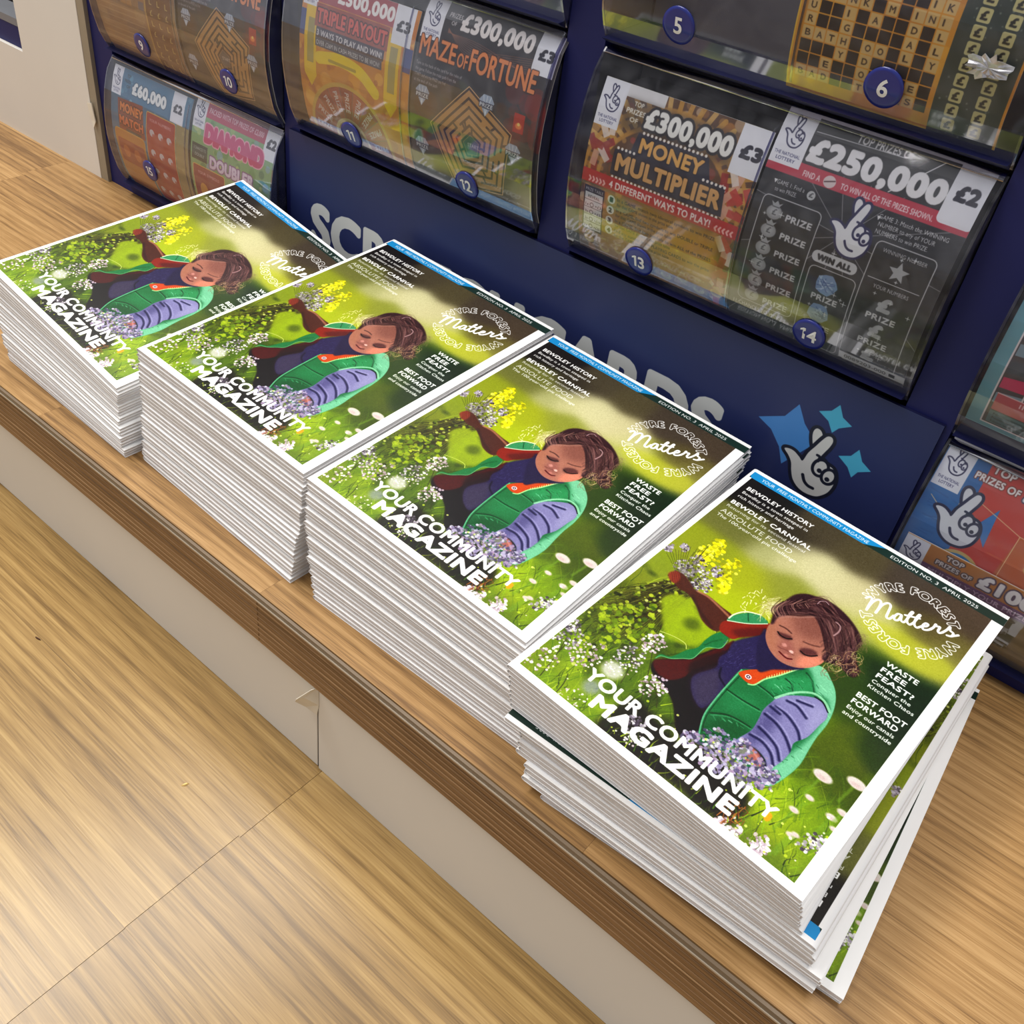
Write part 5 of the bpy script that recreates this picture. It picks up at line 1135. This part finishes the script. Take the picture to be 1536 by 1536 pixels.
# ------------------------------------------------------------------ magazines
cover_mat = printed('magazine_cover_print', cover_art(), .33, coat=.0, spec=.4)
def mag_meshes(t0, ax, ay, curl=0.0):
    """thickness t0 + ax*x + ay*y ; cover (top sheet, folded spine, bottom sheet) and layered page block"""
    T = lambda x, y_: (t0 + ax * x + ay * y_)
    ct_, ny = .00026, 8
    prof = []                                   # (x, s) s in 0..1 over thickness, outer skin from bottom fore edge round the spine
    nx = 8; r = .0022
    for k in range(nx + 1): prof.append((WM - (WM - r) * k / nx, 0.0))
    for k in range(1, 8): a = math.pi * k / 8; prof.append((r - r * math.sin(a), .5 - .5 * math.cos(a)))
    for k in range(nx + 1): prof.append((r + (WM - r) * k / nx, 1.0))
    m = len(prof); V, uv = [], {}
    for iy in range(ny + 1):
        y_ = HM * iy / ny
        for sh in (0, 1):
            for (x, s) in prof:
                t = T(x, y_); z = s * t; xx = x
                if sh: z = ct_ + s * (t - 2 * ct_); xx = x + (ct_ if x < r else 0)
                u = (x / WM) if s > .5 else 0.001
                uv[len(V)] = (min(max(u, .001), .999), min(max(y_ / HM, .001), .999)); V.append((xx, y_, z))
    F, fm = [], []
    I = lambda iy, sh, k: (iy * 2 + sh) * m + k
    for iy in range(ny):
        for k in range(m - 1):
            F.append((I(iy, 0, k), I(iy + 1, 0, k), I(iy + 1, 0, k + 1), I(iy, 0, k + 1))); fm.append(0 if k >= m - 1 - nx else 1)
            F.append((I(iy, 1, k), I(iy, 1, k + 1), I(iy + 1, 1, k + 1), I(iy + 1, 1, k))); fm.append(1)
        for k in (0, m - 1):
            a = (I(iy, 0, k), I(iy, 1, k), I(iy + 1, 1, k), I(iy + 1, 0, k)); F.append(a if k == 0 else a[::-1]); fm.append(1)
    for iy in (0, ny):
        for k in range(m - 1):
            a = (I(iy, 0, k), I(iy, 0, k + 1), I(iy, 1, k + 1), I(iy, 1, k)); F.append(a if iy == 0 else a[::-1]); fm.append(1)
    me = bpy.data.meshes.new('cover'); me.from_pydata(V, [], F); me.materials.append(cover_mat); me.materials.append(M['white'])
    l = me.uv_layers.new(name='uv')
    for p, f_ in zip(me.polygons, fm):
        p.material_index = f_; p.use_smooth = False
        for li in p.loop_indices: l.data[li].uv = uv[me.loops[li].vertex_index]
    me.update()
    # pages
    V, F, fm = [], [], []; nl = 7
    for i in range(nl):
        s0 = ct_ / t0 + (1 - 2 * ct_ / t0) * i / nl; s1 = ct_ / t0 + (1 - 2 * ct_ / t0) * (i + .96) / nl
        ins = .00012 + (.00007 if i % 2 else 0) + .00005 * abs(i - 3); xi = .0009 + .0008 * abs(i - 3) / 3
        b = len(V)
        for s in (s0, s1):
            for (x, y_) in ((xi, ins), (WM * .5, ins), (WM - ins * 1.5, ins), (WM - ins * 1.5, HM - ins), (WM * .5, HM - ins), (xi, HM - ins)): V.append((x, y_, s * T(x, y_)))
        F += [(b + 5, b + 4, b + 3, b + 2, b + 1, b), (b + 6, b + 7, b + 8, b + 9, b + 10, b + 11)] + [(b + k, b + (k + 1) % 6, b + 6 + (k + 1) % 6, b + 6 + k) for k in range(6)]
        fm += [i % 2] * 8
    mp = bpy.data.meshes.new('pages'); mp.from_pydata(V, [], F); mp.materials.append(M['pages']); mp.materials.append(M['pages2'])
    for p, f_ in zip(mp.polygons, fm): p.material_index = f_
    mp.update(); return me, mp
ORD = ['', 'first', 'second', 'third', 'fourth', 'fifth', 'sixth', 'seventh', 'eighth', 'ninth', 'tenth', 'eleventh', 'twelfth', 'thirteenth', 'fourteenth', 'fifteenth', 'sixteenth', 'seventeenth', 'eighteenth', 'nineteenth', 'twentieth',
       'twenty-first', 'twenty-second', 'twenty-third', 'twenty-fourth', 'twenty-fifth', 'twenty-sixth', 'twenty-seventh', 'twenty-eighth']
def stack(where, N, h, tx, ty, place, seed):
    q = random.Random(seed); p = h / N
    norm = mag_meshes(p * .985, tx / N * .985, ty / N * .985); flat = mag_meshes((h + tx * WM * .5) / N * .8, 0, 0)
    for k in range(N):
        x, y_, th, rot = place(k, k / (N - 1), q)
        f_ = k / N
        ux = Vector((math.cos(th), math.sin(th), tx * f_)).normalized(); uy = Vector((-math.sin(th), math.cos(th), ty * f_)).normalized(); nz = ux.cross(uy).normalized(); uy = nz.cross(ux)
        m = Matrix(((ux.x, uy.x, nz.x, x), (ux.y, uy.y, nz.y, y_), (ux.z, uy.z, nz.z, .00005 + p * k), (0, 0, 0, 1)))
        if rot: m = m @ Matrix.Translation((WM, HM, 0)) @ Matrix.Rotation(math.pi, 4, 'Z')
        ti = N - k
        lab = ('white-bordered community magazine on top of the %s' % where) if ti == 1 else ('community magazine, %s from the top of the %s' % (ORD[ti], where) if k else 'bottom community magazine of the %s, lying on the oak' % where)
        if rot: lab = 'community magazine turned end for end, %s from the top of the %s' % (ORD[ti], where)
        root = empty('magazine', (0, 0, 0), lab, 'magazine', 'magazines in the %s' % where); root.matrix_world = m
        a, b = (flat if rot else norm)
        put_me('cover', a, root); put_me('pages', b, root)
def lerp(a, b, t): return a + (b - a) * t
def pl1(k, t, q):
    s = .0016 if k < 3 else (-.0028 if 9 < k < 19 else (.0006 if k > 20 else -.0006))
    j = 0 if k == 23 else 1
    return (lerp(-.2262, -.2275, t) + (s + q.uniform(-.0008, .0006)) * j, lerp(.0215, .0225, t) + (.0012 if 9 < k < 19 else 0) * j + q.uniform(-.0007, .0007) * j, lerp(-.035, -.0132, t) + q.uniform(-.004, .004) * j, False)
def pl2(k, t, q):
    j = 0 if k == 25 else 1
    return (lerp(-.0695, -.0657, t ** .7) + q.uniform(-.0008, .0008) * j, lerp(.0238, .0289, t ** .8) + q.uniform(-.0007, .0007) * j, lerp(-.036, -.0122, t ** .6) + q.uniform(-.004, .004) * j, False)
def pl3(k, t, q):
    j = 0 if k == 24 else 1
    return (lerp(.0970, .0852, min(1, t * 1.5) ** .8) + q.uniform(-.0010, .0010) * j, lerp(.0200, .0260, t) + q.uniform(-.0008, .0008) * j, lerp(.024, -.0008, t ** .7) + q.uniform(-.005, .005) * j, False)
def pl4(k, t, q):
    J = lambda s: q.uniform(-s, s)
    if k < 2: return (.2665 + J(.0004), .0095, .078 - .008 * k, False)
    if k < 6: return (.2555 + J(.001), .0082 + J(.0008), .042 + J(.006), False)
    if k == 9: return (.2496, .0105, .006, True)
    if k < 10: return (.2490 + J(.001), .0088 + J(.0006), .030 + J(.004), False)
    if k == 11: return (.2478, .0112, .002, True)
    if k == 12: return (.2408, .0066, .036, True)
    if k < 12: return (.2470 + J(.001), .0095 + J(.0005), .012 + J(.004), False)
    u = (k - 13) / 8.
    return (lerp(.2386, .2349, u) + (J(.0006) if k < 21 else 0), lerp(.0125, .0100, u), lerp(-.006, -.0426, u) + (J(.002) if k < 21 else 0), False)
stack('leftmost stack', 24, .0736, -.165, .0459, pl1, 1)
stack('second stack from the left', 26, .0824, -.0398, .0435, pl2, 2)
stack('third stack from the left', 25, .0767, -.0497, .0274, pl3, 3)
stack('rightmost stack', 22, .0700, -.0266, .0194, pl4, 4)

# ------------------------------------------------------------------ crumbs on the floor
def crumb(name, u, v, L, wd, ang, m, label, cat):
    p = on_axis(u, v, 2, -.1183); n = 7; V = []
    c, s = math.cos(ang), math.sin(ang)
    for k in range(n):
        a = 2 * math.pi * k / n; x, y_ = L * math.cos(a) * (1 + .2 * math.sin(3 * a)), wd * math.sin(a)
        V.append((p[0] + x * c - y_ * s, p[1] + x * s + y_ * c, -.1184)); 
    V += [(a + (p[0] - a) * .4, b + (p[1] - b) * .4, -.1174) for a, b, _ in V[:n]]
    F = [tuple(range(n))[::-1], tuple(range(n, 2 * n))] + [(k, (k + 1) % n, n + (k + 1) % n, n + k) for k in range(n)]
    tag(put(name, V, F, m), label, cat)
crumb('wood_chip', 278, 1177, .0024, .0007, 1.2, M['crumb'], 'tiny pale yellow wood chip lying on the oak floor', 'wood chip')
crumb('splinter', 57, 958, .0028, .0006, .2, M['twig'], 'tiny dark splinter on the floor near the left edge', 'splinter')
bpy.context.view_layer.update()
